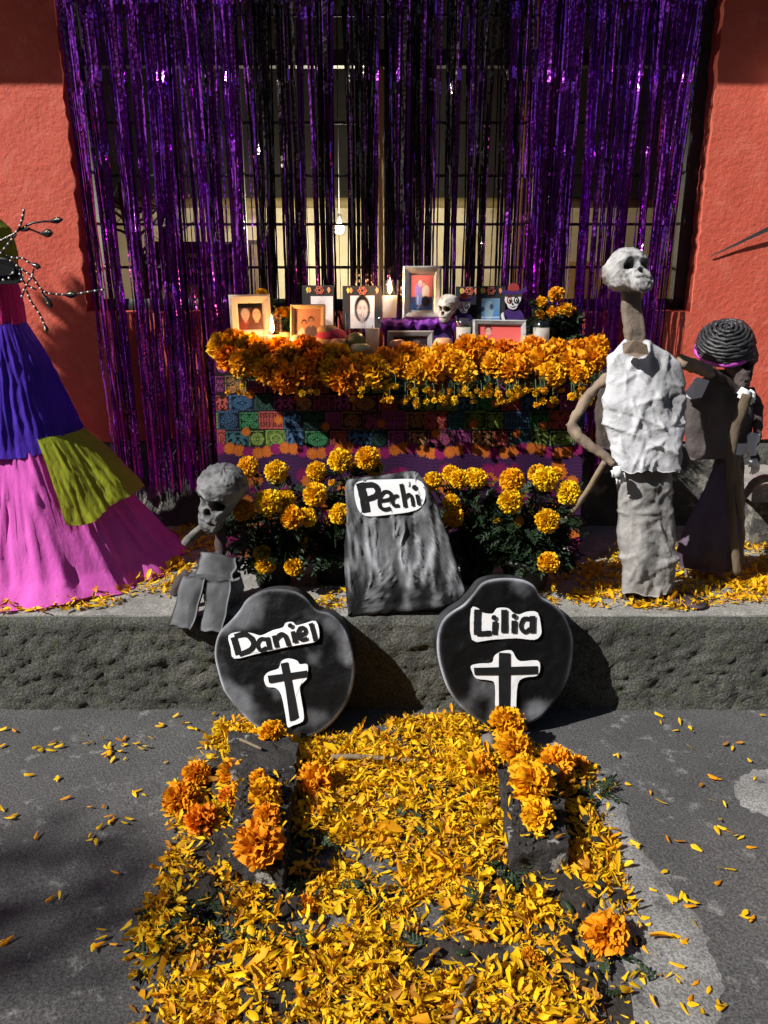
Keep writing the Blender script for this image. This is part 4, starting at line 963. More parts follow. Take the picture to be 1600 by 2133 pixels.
# ---- skulls
def skull_mesh(seed, tone, nu=72, nv=64, crease=.02, dirt=.5):
    """unit skull, chin at z=-1, crown at z=+1, face towards -y"""
    t = np.linspace(0, 1, nv); z = 1 - 2 * t
    hw = np.interp(z, (-1, -.93, -.8, -.5, -.28, -.05, .2, .5, .8, .95, 1), (.05, .22, .34, .42, .50, .56, .68, .72, .56, .30, .04))
    fr = np.interp(z, (-1, -.93, -.8, -.5, -.28, -.05, .2, .5, .8, .95, 1), (-.60, -.72, -.78, -.80, -.74, -.70, -.74, -.72, -.54, -.26, -.02))
    bk = np.interp(z, (-1, -.93, -.8, -.5, -.28, -.05, .2, .5, .8, .95, 1), (-.50, -.40, -.25, -.05, .35, .68, .84, .84, .62, .32, .02))
    a = np.arange(nu) * 2 * math.pi / nu; c, s = np.cos(a), np.sin(a); pw = 2 / 2.2
    X = hw[:, None] * (np.sign(c) * np.abs(c) ** pw); Yc = (fr + bk) / 2; Y = Yc[:, None] + ((bk - fr) / 2)[:, None] * (np.sign(s) * np.abs(s) ** pw); Z = np.repeat(z[:, None], nu, 1)
    V = np.stack([X, Y, Z], 2).reshape(-1, 3); frn = V[:, 1] < -.15
    sock = np.zeros(len(V))
    for sx in (-1, 1):
        d = np.hypot((V[:, 0] - sx * .265) / .165, (V[:, 2] - .02) / .18); sock = np.maximum(sock, np.clip((1.3 - d) * 1.5, 0, 1) * frn)
    nose = np.clip(1.3 - np.hypot(V[:, 0] / (.13 - .0 * V[:, 2]), (V[:, 2] + .30) / .15), 0, 1) * frn
    sm = lambda q: q * q * (3 - 2 * q)
    V[:, 1] += sm(sock) * .42 + sm(nose) * .26
    for sx in (-1, 1): V[:, 1] -= .07 * np.exp(-((V[:, 0] - sx * .36) / .13) ** 2 - ((V[:, 2] + .27) / .1) ** 2) * frn
    V[:, 1] -= .035 * np.exp(-((V[:, 2] - .24) / .09) ** 2) * frn * (np.abs(V[:, 0]) < .5)
    teeth = np.exp(-((V[:, 2] + .60) / .035) ** 2) * frn * (np.abs(V[:, 0]) < .3); V[:, 1] += .06 * teeth
    cr = np.clip(paper(V, .42, seed), -1, 1.3); nrm = V / np.linalg.norm(V, axis=1)[:, None]
    V += nrm * (cr * crease)[:, None]
    k = np.clip(.70 + .34 * fbm(V * 2.5, 4, seed) - .22 * np.clip(cr, 0, 1) ** 2, .15, 1)
    gri = np.clip(fbm(V * 5 + 9, 4, seed + 2) * 2.2 - .1, 0, 1) * dirt
    dark = np.clip(sm(sock) * 1.6 + sm(nose) * 1.6 + teeth * .8 * (np.mod(V[:, 0] * 14, 1) < .8), 0, 1)
    C = np.array(tone)[None] * k[:, None] * (1 - gri[:, None] * .75) * (1 - .93 * dark[:, None])
    F = [tuple(q)[::-1] for q in grid_faces(nu, nv, True)] + [tuple(range(nu)), tuple(range((nv - 1) * nu, nv * nu))[::-1]]
    return V, F, C
def place(V, c, s, yaw=0, pitch=0, roll=0):
    Rm = np.array(Matrix.Rotation(R(yaw), 3, 'Z') @ Matrix.Rotation(R(roll), 3, 'Y') @ Matrix.Rotation(R(pitch), 3, 'X')); return (V * s) @ Rm.T + np.array(tuple(c))
V, F, C_ = skull_mesh(3, (.62, .56, .50), dirt=.8); c = at(934, 643, 3.14); s_ = 29 * pxm(c); c.z = max(c.z, zT + s_ * .98)
o = build('skull', place(V, c, s_, -38, 4, 4), F, M['crumpled'], base=(c.x, c.y, c.z - s_), cols=C_); tag(o, 'small papier mache skull on the purple box beside the silver frame', 'skull', 'skulls')

# ---- foam calavera ornaments with purple hats
def calavera(label, x, y, s, Y):
    c = at(x, y, Y); k = pxm(c) * s; root = empty('calavera_ornament', (c.x, Y, c.z - 44 * k), label, 'ornament', 'foam calavera ornaments')
    def sheet(pts, w0, th, name, m):
        P = smooth_path([Vector((c.x + a_ * k, Y - w0 * k, c.z - b_ * k)) for a_, b_ in pts], 3, True); v, f = slab(P, (0, -1, 0), th * k); return build(name, v, f, M[m], root, smooth=False)
    sheet([(-20, -6), (-18, -24), (-6, -31), (9, -30), (20, -20), (20, -6), (14, 2), (10, 12), (0, 15), (-10, 11), (-14, 3)], 0, 4, 'skull_face', 'white_foam')
    for sx in (-9, 9):
        sheet([(sx - 7, -9), (sx, -18), (sx + 7, -9), (sx + 4, -1), (sx - 4, -1)], 1.0, 1, 'eye_patch', 'crimson' if sx < 0 else 'black_gloss')
        sheet([(sx - 4, -8), (sx, -14), (sx + 4, -8), (sx, -3)], 2, 1, 'eye', 'white_foam'); sheet([(sx - 2, -8), (sx, -11), (sx + 2, -8), (sx, -5)], 3, 1, 'pupil', 'black_gloss')
    sheet([(-2.5, 3), (0, -2), (2.5, 3)], 1.2, 1, 'nose', 'black_gloss'); sheet([(-9, 6), (0, 8.5), (9, 6), (0, 10)], 1.2, 1, 'mouth', 'black_gloss')
    sheet([(-30, -27), (-22, -34), (0, -30), (20, -34), (32, -42), (33, -32), (20, -24), (0, -23), (-20, -22)], 4, 4, 'hat_brim', 'purple_felt')
    sheet([(-13, -32), (-10, -48), (4, -50), (12, -46), (14, -33)], 3, 4, 'hat_crown', 'crimson')
    sheet([(-26, 44), (-22, 24), (-8, 14), (8, 14), (24, 20), (30, 44)], -3, 4, 'dress', 'purple_felt')
    sheet([(-24, 44), (-30, 30), (-24, 22), (-22, 30), (-18, 44)], 2, 1, 'lace_trim', 'white_foam')
calavera('big foam calavera ornament with a broad purple hat and dress', 1068, 632, .80, 3.22)
calavera('small foam calavera ornament half hidden behind the papier mache skull', 966, 643, .62, 3.24)

# ---- potted marigolds
def potted(label, px_, py_, Y, pot_r, pot_h, heads, zbase, n_leaf, spread, seed, protos=POM, hgt=.25):
    gp = np.random.default_rng(seed); b = at(px_, py_, Y); b = Vector((b.x, Y, zbase)); root = empty('potted_marigold', b, label, 'potted plant', 'potted marigolds')
    v, f = lathe([(.001, .0), (pot_r * .72, 0), (pot_r * .92, pot_h * .86), (pot_r * 1.02, pot_h * .87), (pot_r * 1.04, pot_h), (pot_r * .95, pot_h), (pot_r * .88, pot_h * .8), (.001, pot_h * .8)], b, 30); build('pot', v, f, M['black_pot'], root)
    v, f = lathe([(.001, pot_h * .88), (pot_r * .5, pot_h * .87), (pot_r * .86, pot_h * .83)], b, 20); build('soil', v, f, M['soil'], root)
    st_, lb, ldirs = [], [], []
    o0 = b + Vector((0, 0, pot_h * .85))
    ends = []
    for (x, y, r_, dY) in heads:
        p = at(x, y, Y + dY - .07); rr = r_ * 1.05 * pxm(p); o = put_head('blossom', protos, p, rr, R(gp.uniform(28, 62)), gp.normal(0, .35), root); ends.append(p - Vector((0, -rr * .5, rr * .6)))
    for _ in range(int(n_leaf / 40)): ends.append(o0 + Vector((gp.normal(0, spread), gp.normal(0, spread * .5), gp.uniform(.3, .95) * hgt)))
    for e in ends:
        m1 = o0.lerp(e, .5) + Vector((gp.normal(0, .015), gp.normal(0, .012), .02)); P = smooth_path([o0 + Vector((gp.normal(0, .012), gp.normal(0, .012), -.01)), m1, e], 5); st_.append(tube(P, .0028, 5))
        for k in range(9):
            q = P[int(gp.integers(2, len(P)))]; lb.append(tuple(q)); d = gp.normal(0, 1, 3); d[1] -= .5; d[2] = abs(d[2]) * .4 - .1; ldirs.append(tuple(d))
    for _ in range(n_leaf):
        a_ = gp.uniform(0, 6.28); rr = spread * math.sqrt(gp.random()) * 1.35; lb.append((o0.x + rr * math.cos(a_), o0.y + rr * .75 * math.sin(a_), o0.z + gp.uniform(-.01, hgt * .95) * (1 - .3 * rr / spread)))
        ldirs.append((math.cos(a_) + gp.normal(0, .4), math.sin(a_) - .3 + gp.normal(0, .4), gp.uniform(-.5, .4)))
    v, f = join(st_); tag(build('stems', v, f, M['stem'], root), kind='stuff')
    v, f = leaflets(lb, ldirs, gp, 5, .055, .0095, .026); tag(build('foliage', v, f, M['green'], root), kind='stuff')
potted('potted marigold with many yellow blooms beside the small seated skeleton', 570, 1200, 2.70, .085, .13,
       [(517, 972, 21, .05), (576, 983, 24, .02), (559, 1048, 28, -.06), (594, 1040, 21, .0), (508, 1064, 22, -.05), (609, 1078, 25, -.06), (640, 1077, 20, -.03), (547, 1153, 18, -.02), (552, 1177, 20, -.05), (612, 1181, 19, -.06), (625, 1133, 18, .02)], K + .002, 170, .11, 1, hgt=.26)
potted('potted marigold partly hidden behind the left side of the Pechi slab', 694, 1190, 2.74, .085, .13,
       [(660, 982, 21, .02), (709, 960, 25, .0), (765, 955, 25, .0), (780, 975, 18, .04), (740, 975, 12, .06), (657, 1030, 25, -.04), (707, 1070, 21, -.06), (692, 1006, 8, -.03), (690, 1160, 12, .03), (660, 1140, 13, .04)], K + .002, 190, .11, 2, hgt=.29)
potted('slim potted marigold just right of the Pechi slab', 992, 1185, 2.72, .075, .12,
       [(902, 1003, 20, .0), (940, 987, 18, .05), (958, 998, 21, .0), (994, 997, 21, -.01), (940, 1047, 18, -.03), (945, 1078, 21, -.05), (1033, 1082, 9, .0), (985, 990, 16, .06)], K + .002, 200, .085, 3, hgt=.29)
potted('full potted marigold in the black pot above the Lilia disc', 1095, 1200, 2.66, .10, .125,
       [(1067, 1000, 25, .0), (1063, 1045, 25, -.04), (1120, 988, 20, .06), (1137, 998, 25, .0), (1184, 1026, 24, -.02), (1140, 1085, 25, -.08), (1143, 1172, 22, -.10), (1082, 1086, 10, -.02), (1160, 985, 12, .06)], K + .002, 260, .11, 4, hgt=.29)
potted('small marigold in a pot standing on the right end of the altar', 1155, 705, 3.17, .05, .075,
       [(1159, 613, 15, .0), (1128, 628, 11, .0), (1178, 645, 16, -.02), (1150, 650, 13, .0), (1125, 655, 10, -.02), (1190, 648, 10, .0)], TZ + .005, 60, .05, 5, GOLD, .15)
potted('small marigold standing behind the cream frame on the altar', 578, 700, 3.24, .04, .07,
       [(545, 612, 11, .0), (585, 652, 13, -.02), (600, 650, 11, .0), (552, 618, 8, .0)], TZ + .005, 30, .035, 6, GOLD, .14)
# ================================================================== CARDBOARD GRAVE MARKERS
def marker(label, outline, p_bot, p_top, thick, name_sheet, strokes, dots, cross_sheet=None, cross=None, seed=0, style='spray', yaw=0):
    """outline etc. in photo pixels on a plane leaning from p_bot (pixel, depth) to p_top"""
    a = at(*p_bot); b = at(*p_top); U = (b - a).normalized(); Rt = Vector((math.cos(R(yaw)), math.sin(R(yaw)), 0)); U = (U - Rt * U.dot(Rt)).normalized(); N = Rt.cross(U)
    if N.y > 0: N = -N
    P = smooth_path([on_plane(x, y, a, N) for x, y in outline], 5, True); n = len(P); c = sum(P, Vector()) / n
    low = min(P, key=lambda q: q.z); root = empty('grave_marker', (c.x, low.y, low.z), label, 'grave marker', 'cardboard grave markers')
    rings = 26; V = [tuple(c + N * .006)]; tt = [0]
    for r in range(1, rings + 1):
        t = r / rings
        for p in P: V.append(tuple(c.lerp(p, t))); tt.append(t)
    side = 7; bulge = thick * .015
    for s in range(1, side + 1):
        w = s / side
        for p in P: V.append(tuple(p - N * (thick * w) + (p - c).normalized() * (bulge * math.sin(w * math.pi)))); tt.append(1 + w)
    V.append(tuple(c - N * thick)); tt.append(2)
    F = [(0, 1 + (i + 1) % n, 1 + i) for i in range(n)]
    for r in range(rings + side - 1):
        o1, o2 = 1 + r * n, 1 + (r + 1) * n; F += [(o1 + i, o1 + (i + 1) % n, o2 + (i + 1) % n, o2 + i) for i in range(n)]
    o1 = 1 + (rings + side - 1) * n; F += [(o1 + i, o1 + (i + 1) % n, len(V) - 1) for i in range(n)]
    V = np.array(V); tt = np.array(tt); Nn = np.array(tuple(N)); Rn, Un = np.array(tuple(Rt)), np.array(tuple(U)); L = np.stack([(V - V[0]) @ Rn, (V - V[0]) @ Un, (V - V[0]) @ Nn], 1)
    # rounded rim and creased skin
    V += Nn[None] * (-.004 * np.clip((tt - .965) / .035, 0, 1) ** 2 * (tt <= 1))[:, None]
    if style == 'spray':
        V += Nn[None] * (((1 - creases(L, .085, seed)) ** 3 * .004 + fbm(L * 9, 3, seed) * .005) * (tt < 1.5))[:, None]
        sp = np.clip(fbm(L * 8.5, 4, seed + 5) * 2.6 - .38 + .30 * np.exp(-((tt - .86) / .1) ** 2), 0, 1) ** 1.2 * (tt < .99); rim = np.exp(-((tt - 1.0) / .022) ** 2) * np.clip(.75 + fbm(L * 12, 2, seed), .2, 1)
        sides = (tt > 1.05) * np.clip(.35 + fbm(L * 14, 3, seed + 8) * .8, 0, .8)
        kk = np.clip(.004 + .13 * sp + .42 * rim + .07 * sides, 0, .6); C = np.stack([kk * .96, kk * .98, kk * 1.06], 1)  # rim: pale spray and a light-catching edge painted into the colour
    else:
        Lf = L * np.array([1, .18, 1]); Lf = Lf + .012 * np.stack([fbm(L * 14, 2, seed + i) for i in range(3)], 1) * np.array([1, 0, 0]); fold = 1 - np.abs(fbm(Lf * 34, 3, seed)) * 3.4
        V += Nn[None] * ((np.clip(fold, 0, 1) ** 2 * .013 + fbm(Lf * 50, 2, seed + 1) * .003 + np.exp(-creases(L, .07, seed) / .1) * .003) * (tt < 1.02))[:, None]
        kk = np.clip(.03 + fbm(Lf * 30, 4, seed + 4) * .26 + .20 * np.clip(fold, 0, 1) ** 1.5 + .05 * np.exp(-((L[:, 1] + .02) / .06) ** 2) - .12 * np.clip((-.11 - L[:, 1]) / .08, 0, 1) * (tt < 1.02), .012, .4)  # pale fold ridges: glossy sheen painted into the colour
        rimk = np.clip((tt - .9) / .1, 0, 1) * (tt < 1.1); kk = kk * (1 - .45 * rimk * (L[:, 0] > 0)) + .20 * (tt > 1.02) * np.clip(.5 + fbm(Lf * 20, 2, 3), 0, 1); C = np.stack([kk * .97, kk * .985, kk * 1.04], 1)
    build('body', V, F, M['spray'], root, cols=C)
    def sheet(name, pts, off, parent, m, curl=0.0):
        Q = smooth_path([on_plane(x, y, a + N * off, N) for x, y in pts], 3, True); cc = sum(Q, Vector()) / len(Q)
        Q = [q + N * (curl * ((q - cc).length / .1) ** 2) for q in Q]; v, f = slab(Q, N, .0012)
        return build(name, v, f, M[m], parent, smooth=False)
    def stroke(pts, w, off, parent, name='letter'):
        Q = smooth_path([on_plane(x, y, a + N * off, N) for x, y in pts], 6); k = pxm(Q[0]); hw = w * k / 2; gq = random.Random(int(pts[0][0]))
        Lf, Rg = [], []
        for i, q in enumerate(Q):
            t = (Q[min(i + 1, len(Q) - 1)] - Q[max(i - 1, 0)]).normalized(); s = t.cross(N).normalized() * hw * (1 + gq.uniform(-.07, .07))
            if i == 0: q = q - t * hw * .15
            Lf.append(q + s); Rg.append(q - s)
        V = [tuple(p) for pr in zip(Lf, Rg) for p in pr]; F = [(2 * i, 2 * i + 1, 2 * i + 3, 2 * i + 2) for i in range(len(Q) - 1)]
        return V, F
    sh = sheet('name_sheet', name_sheet, .009, root, 'paper', .0012)
    off = .0125
    for let in strokes:
        parts = []
        for pts, w in let: parts.append(stroke(pts, w, off, sh)); off += .00035
        v, f = join(parts); build('letter', v, f, M['ink'], sh, smooth=False)
    for x, y, r_ in dots:
        off += .0003; Q = [on_plane(x + r_ * math.cos(t), y + r_ * math.sin(t), a + N * off, N) for t in np.linspace(0, 6.283, 13)[:-1]]; build('letter_dot', [tuple(q) for q in Q], [tuple(range(12))], M['ink'], sh, smooth=False)
    if cross_sheet:
        cs = sheet('cross_sheet', cross_sheet, .010, root, 'paper', .001); off = .0135
        for bar in cross:
            Q = [on_plane(x, y, a + N * off, N) for x, y in bar]; off += .0006; build('cross_bar', [tuple(q) for q in Q], [tuple(range(len(Q)))], M['ink'], cs, smooth=False)
    return root
z6 = lambda pts: [(340 + x * .3, 920 + y * .3) for x, y in pts]
z7 = lambda pts: [(700 + x * .375, 920 + y * .375) for x, y in pts]
def L6(pts, w): return (z6(pts), w * .3)
def L7(pts, w): return (z7(pts), w * .375)
dan_out = z6([(640, 1055), (720, 1030), (820, 1025), (920, 1045), (990, 1090), (1040, 1150), (1080, 1178), (1150, 1195), (1220, 1250), (1280, 1350), (1315, 1480), (1325, 1620), (1290, 1780), (1220, 1900), (1120, 2000), (1000, 2055), (870, 2060), (740, 2030), (620, 1960), (520, 1860), (440, 1760), (390, 1640), (358, 1500), (365, 1390), (400, 1310), (470, 1240), (530, 1170), (575, 1100)])
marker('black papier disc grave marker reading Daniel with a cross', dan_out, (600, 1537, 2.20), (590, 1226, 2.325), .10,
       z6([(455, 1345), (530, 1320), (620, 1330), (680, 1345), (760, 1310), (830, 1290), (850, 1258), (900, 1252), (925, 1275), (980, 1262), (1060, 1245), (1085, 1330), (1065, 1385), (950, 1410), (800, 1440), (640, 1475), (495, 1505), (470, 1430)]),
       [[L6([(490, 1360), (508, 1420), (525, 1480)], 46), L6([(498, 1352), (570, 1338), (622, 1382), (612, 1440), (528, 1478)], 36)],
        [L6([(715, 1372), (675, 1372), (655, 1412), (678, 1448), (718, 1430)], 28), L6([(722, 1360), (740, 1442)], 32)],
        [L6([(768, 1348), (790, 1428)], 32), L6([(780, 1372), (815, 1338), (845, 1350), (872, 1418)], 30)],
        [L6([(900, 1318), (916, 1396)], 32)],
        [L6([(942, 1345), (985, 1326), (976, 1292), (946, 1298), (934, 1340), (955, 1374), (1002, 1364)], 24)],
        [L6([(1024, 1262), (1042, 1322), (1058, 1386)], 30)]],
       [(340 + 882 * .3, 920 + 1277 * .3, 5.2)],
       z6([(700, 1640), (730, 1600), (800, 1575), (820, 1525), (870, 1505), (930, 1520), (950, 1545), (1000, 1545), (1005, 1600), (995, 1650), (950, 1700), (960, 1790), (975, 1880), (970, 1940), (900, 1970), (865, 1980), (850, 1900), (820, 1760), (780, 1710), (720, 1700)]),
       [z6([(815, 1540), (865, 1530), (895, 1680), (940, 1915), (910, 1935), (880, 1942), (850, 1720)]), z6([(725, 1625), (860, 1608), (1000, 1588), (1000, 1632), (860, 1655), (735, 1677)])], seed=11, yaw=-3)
lil_out = z7([(880, 765), (960, 760), (1040, 770), (1100, 800), (1140, 860), (1200, 895), (1260, 950), (1300, 1030), (1320, 1120), (1310, 1230), (1280, 1340), (1220, 1440), (1140, 1530), (1060, 1570), (960, 1582), (860, 1572), (780, 1540), (700, 1480), (630, 1390), (590, 1290), (565, 1180), (565, 1080), (590, 1000), (640, 950), (710, 905), (760, 850), (810, 790)])
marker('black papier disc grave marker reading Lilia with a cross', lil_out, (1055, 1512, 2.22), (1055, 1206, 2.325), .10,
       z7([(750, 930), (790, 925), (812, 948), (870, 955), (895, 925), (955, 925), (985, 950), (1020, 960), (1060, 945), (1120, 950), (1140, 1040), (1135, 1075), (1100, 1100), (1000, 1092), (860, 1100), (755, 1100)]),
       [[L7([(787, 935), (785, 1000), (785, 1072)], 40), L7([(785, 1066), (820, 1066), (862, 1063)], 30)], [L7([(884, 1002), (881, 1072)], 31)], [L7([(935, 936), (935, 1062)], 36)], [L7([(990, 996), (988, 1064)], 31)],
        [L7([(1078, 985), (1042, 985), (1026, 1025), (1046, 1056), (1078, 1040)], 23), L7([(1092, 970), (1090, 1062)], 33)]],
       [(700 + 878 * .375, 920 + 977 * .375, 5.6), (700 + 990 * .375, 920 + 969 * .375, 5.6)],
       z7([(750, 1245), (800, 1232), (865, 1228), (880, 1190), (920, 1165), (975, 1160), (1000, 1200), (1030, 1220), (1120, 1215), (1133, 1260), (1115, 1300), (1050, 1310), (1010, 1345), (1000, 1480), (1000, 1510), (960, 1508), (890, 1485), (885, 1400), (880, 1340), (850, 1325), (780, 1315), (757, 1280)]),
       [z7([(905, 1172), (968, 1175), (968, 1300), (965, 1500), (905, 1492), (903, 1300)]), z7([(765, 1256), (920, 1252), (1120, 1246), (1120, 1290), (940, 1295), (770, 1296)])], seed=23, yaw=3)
pe_out = z7([(52, 240), (100, 205), (240, 190), (370, 168), (430, 165), (470, 190), (540, 300), (600, 460), (660, 640), (705, 790), (708, 840), (680, 890), (560, 930), (400, 945), (230, 958), (80, 972), (66, 940), (52, 800), (46, 600), (60, 420)])
marker('grey crumpled tombstone slab reading Pechi', pe_out, (840, 1284, 2.40), (815, 985, 2.53), .075,
       z7([(105, 240), (150, 215), (290, 210), (430, 208), (485, 235), (497, 300), (470, 365), (400, 392), (300, 405), (200, 415), (150, 405), (120, 370), (103, 300)]),
       [[L7([(133, 232), (150, 300), (168, 392)], 44), L7([(138, 245), (205, 240), (232, 268), (218, 302), (160, 322)], 30)],
        [L7([(248, 328), (300, 318), (303, 288), (270, 278), (243, 312), (243, 358), (270, 376), (302, 368)], 20)],
        [L7([(345, 302), (328, 302), (313, 325), (322, 353), (350, 354)], 18)],
        [L7([(362, 236), (374, 300), (385, 364)], 22), L7([(382, 312), (404, 292), (420, 310), (428, 358)], 18)],
        [L7([(449, 294), (461, 352)], 20)]],
       [(700 + 436 * .375, 920 + 254 * .375, 5.5)], seed=37, style='cloth', yaw=0)

# ================================================================== FIGURES
def crumple_solid(rows, ratio, amp, freq, seed, tone, mt, power=2.3, dirt=.6, step=.010, n=72):
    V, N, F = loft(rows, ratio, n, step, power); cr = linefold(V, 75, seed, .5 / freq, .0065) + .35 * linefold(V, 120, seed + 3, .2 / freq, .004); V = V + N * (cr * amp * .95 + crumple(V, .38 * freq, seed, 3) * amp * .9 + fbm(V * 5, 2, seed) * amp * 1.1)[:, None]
    k = np.clip(.88 + .24 * fbm(V * 7, 4, seed + 1) - .34 * np.clip(-cr, 0, 1), .2, 1); zr = (V[:, 2] - V[:, 2].min()) / np.ptp(V[:, 2]); V[:, 2] += np.clip(.12 - zr, 0, 1) / .12 * fbm(np.stack([V[:, 0] * 22, V[:, 1] * 22, 0 * zr], 1), 3, seed + 4) * amp * 2.2; d = np.clip(fbm(V * np.array([9, 9, 4.5]) + 3, 4, seed + 2) * 4.0 - .12, 0, 1) * dirt  # crease valleys painted darker as shade; random dirt is separate
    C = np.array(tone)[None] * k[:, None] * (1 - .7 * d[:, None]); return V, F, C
# ---- tall skeleton in paper clothes
TYS = 2.53
tall = empty('skeleton_figure', at(1350, 1240, TYS), 'tall paper skeleton in a crumpled white shirt standing at the kerb', 'skeleton figure')
tall.location.z = K
V, F, C_ = skull_mesh(8, (.52, .51, .50), crease=.040, dirt=.9); c = at(1309, 578, TYS - .02)
build('head', place(V, c, .092, 17, -38, 6), F, M['crumpled'], tall, cols=C_)
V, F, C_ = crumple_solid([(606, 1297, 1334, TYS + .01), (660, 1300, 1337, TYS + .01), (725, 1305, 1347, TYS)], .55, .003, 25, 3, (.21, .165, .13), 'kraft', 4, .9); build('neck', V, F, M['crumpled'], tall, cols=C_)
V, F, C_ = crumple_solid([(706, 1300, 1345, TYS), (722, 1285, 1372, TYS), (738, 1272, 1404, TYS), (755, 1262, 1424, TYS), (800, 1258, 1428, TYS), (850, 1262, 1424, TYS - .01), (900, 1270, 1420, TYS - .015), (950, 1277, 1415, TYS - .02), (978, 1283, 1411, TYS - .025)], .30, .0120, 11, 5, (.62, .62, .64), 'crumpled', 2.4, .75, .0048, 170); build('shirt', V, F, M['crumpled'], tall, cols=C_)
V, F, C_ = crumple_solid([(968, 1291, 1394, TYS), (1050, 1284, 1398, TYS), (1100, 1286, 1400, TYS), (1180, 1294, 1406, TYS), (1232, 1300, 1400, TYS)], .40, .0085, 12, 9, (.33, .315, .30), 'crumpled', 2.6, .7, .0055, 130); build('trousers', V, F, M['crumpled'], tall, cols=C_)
def fold(pts, Y, th, name, parent, m):
    Q = [at(x, y, Y + dy) for x, y, dy in pts]; v, f = slab(Q, (0, -1, 0), th); return build(name, v, f, M[m], parent, smooth=False)
V, F, C_ = crumple_solid([(795, 1243, 1300, TYS + .03), (860, 1240, 1300, TYS + .03), (935, 1246, 1300, TYS + .02)], .35, .005, 11, 13, (.13, .10, .085), 'kraft', 2.4); build('back_panel', V, F, M['crumpled'], tall, cols=C_)
fold([(1298, 716, -.05), (1322, 708, -.06), (1348, 718, -.05), (1352, 738, -.055), (1326, 745, -.07), (1300, 736, -.055)], TYS, .008, 'collar', tall, 'kraft')
def arm(pts, rad, name, parent, m, seed=0, n=12):
    P = smooth_path([at(*p) for p in pts], 6); v, f = tube(P, rad, n, jit=.10, seed=seed); v = v + np.stack([fbm(v * 55, 3, seed + i, .6) for i in range(3)], 1) * .009; return build(name, v, f, M[m], parent)
arm([(1270, 782, TYS + .03), (1232, 818, TYS + .03), (1196, 872, TYS + .01), (1192, 890, TYS)], [.016, .017, .016, .015], 'upper_arm', tall, 'kraft', 1)
arm([(1188, 880, TYS), (1205, 910, TYS - .02), (1240, 936, TYS - .04), (1278, 966, TYS - .055)], [.016, .018, .017, .013], 'forearm', tall, 'kraft', 2)
def hand(c, s, direction, parent, m, spreadv, seed):
    """small mitten palm with five curled paper fingers"""
    d = Vector(direction).normalized(); sd = Vector(spreadv).normalized(); P = []
    P.append(tube([c, c + d * s * .55], [s * .20, s * .30], 10, seed=seed))
    for k in range(5):
        o_ = sd * (k - 2) * s * .145 + d * s * (.45 if k else .15); L_ = s * (.42, .5, .55, .5, .4)[k] * (.8 if k == 0 else 1)
        P.append(tube(smooth_path([c + o_, c + o_ + d * L_ * .6 + Vector((0, -.004, 0)), c + o_ + d * L_ + Vector((0, .006, -.004))], 3), [s * .085, s * .06], 7, seed=seed + k))
    v, f = join(P); return build('hand', v, f, M[m], parent)
hand(at(1284, 972, TYS - .075), .058, (.30, -.1, -1), tall, 'paper', (1, 0, .25), 3)
arm([(1418, 752, TYS + .03), (1450, 764, TYS + .08), (1482, 776, TYS + .13)], [.021, .022, .020], 'upper_arm', tall, 'kraft', 4)
arm([(1476, 774, TYS + .12), (1510, 790, TYS + .15), (1540, 815, TYS + .16)], [.014, .013, .012], 'forearm', tall, 'kraft_dark', 5)
hand(at(1540, 812, TYS + .15), .065, (.75, -.25, -.55), tall, 'paper', (.5, 0, .8), 6)
for pts in ([(1290, 1232), (1310, 1225), (1345, 1228), (1372, 1236), (1362, 1244), (1330, 1247), (1302, 1242)], [(1372, 1232), (1392, 1222), (1420, 1230), (1460, 1246), (1474, 1256), (1462, 1264), (1420, 1258), (1388, 1246)]):
    Q = smooth_path([atz(x, y, K + .016) for x, y in pts], 3, True); v, f = slab(Q, (0, 0, 1), .010); v = np.array(v); v[:, 2] += fbm(v * 30, 2, 3) * .004; build('foot', v, f, M['card_dark'] if 'card_dark' in M else M['kraft_dark'], tall)
# ---- sticks
def stick(label, pts, rad, m, seed, name='wooden_stick', cat='stick'):
    P = smooth_path([at(*p) for p in pts], 6); v, f = tube(P, rad, 10, jit=.07, seed=seed); v = v + np.stack([fbm(v * 25, 3, seed + i) for i in range(3)], 1) * .003
    low = min(P, key=lambda q: q.z); o = build(name, v, f, M[m], base=low); return tag(o, label, cat, 'sticks')
stick('slim bare stick slanting from the tall skeleton\'s arm to the flower pot', [(1259, 962, 2.47), (1232, 1010, 2.50), (1196, 1062, 2.56), (1168, 1098, 2.62), (1130, 1150, 2.68)], [.010, .009, .010, .009], 'stick', 1)
stick('knobbly brown cane standing before the bun-haired figure', [(1556, 822, 2.66), (1540, 870, 2.66), (1527, 920, 2.665), (1521, 1000, 2.67), (1526, 1090, 2.675), (1537, 1196, 2.68)], [.019, .017, .015, .014, .014, .016], 'bark', 3, 'cane', 'cane')
stick('forked dry branch resting against the ledge at the right edge', [(1538, 1052, 2.90), (1556, 1026, 2.92), (1574, 1004, 2.95), (1600, 996, 3.0), (1650, 996, 3.05)], [.011, .014, .018, .016, .014], 'bark', 5, 'branch', 'branch')
stick('short twig leaning behind the tall skeleton\'s legs', [(1290, 1128, 2.70), (1272, 1155, 2.68), (1256, 1180, 2.66)], [.006, .007, .005], 'stick', 7)
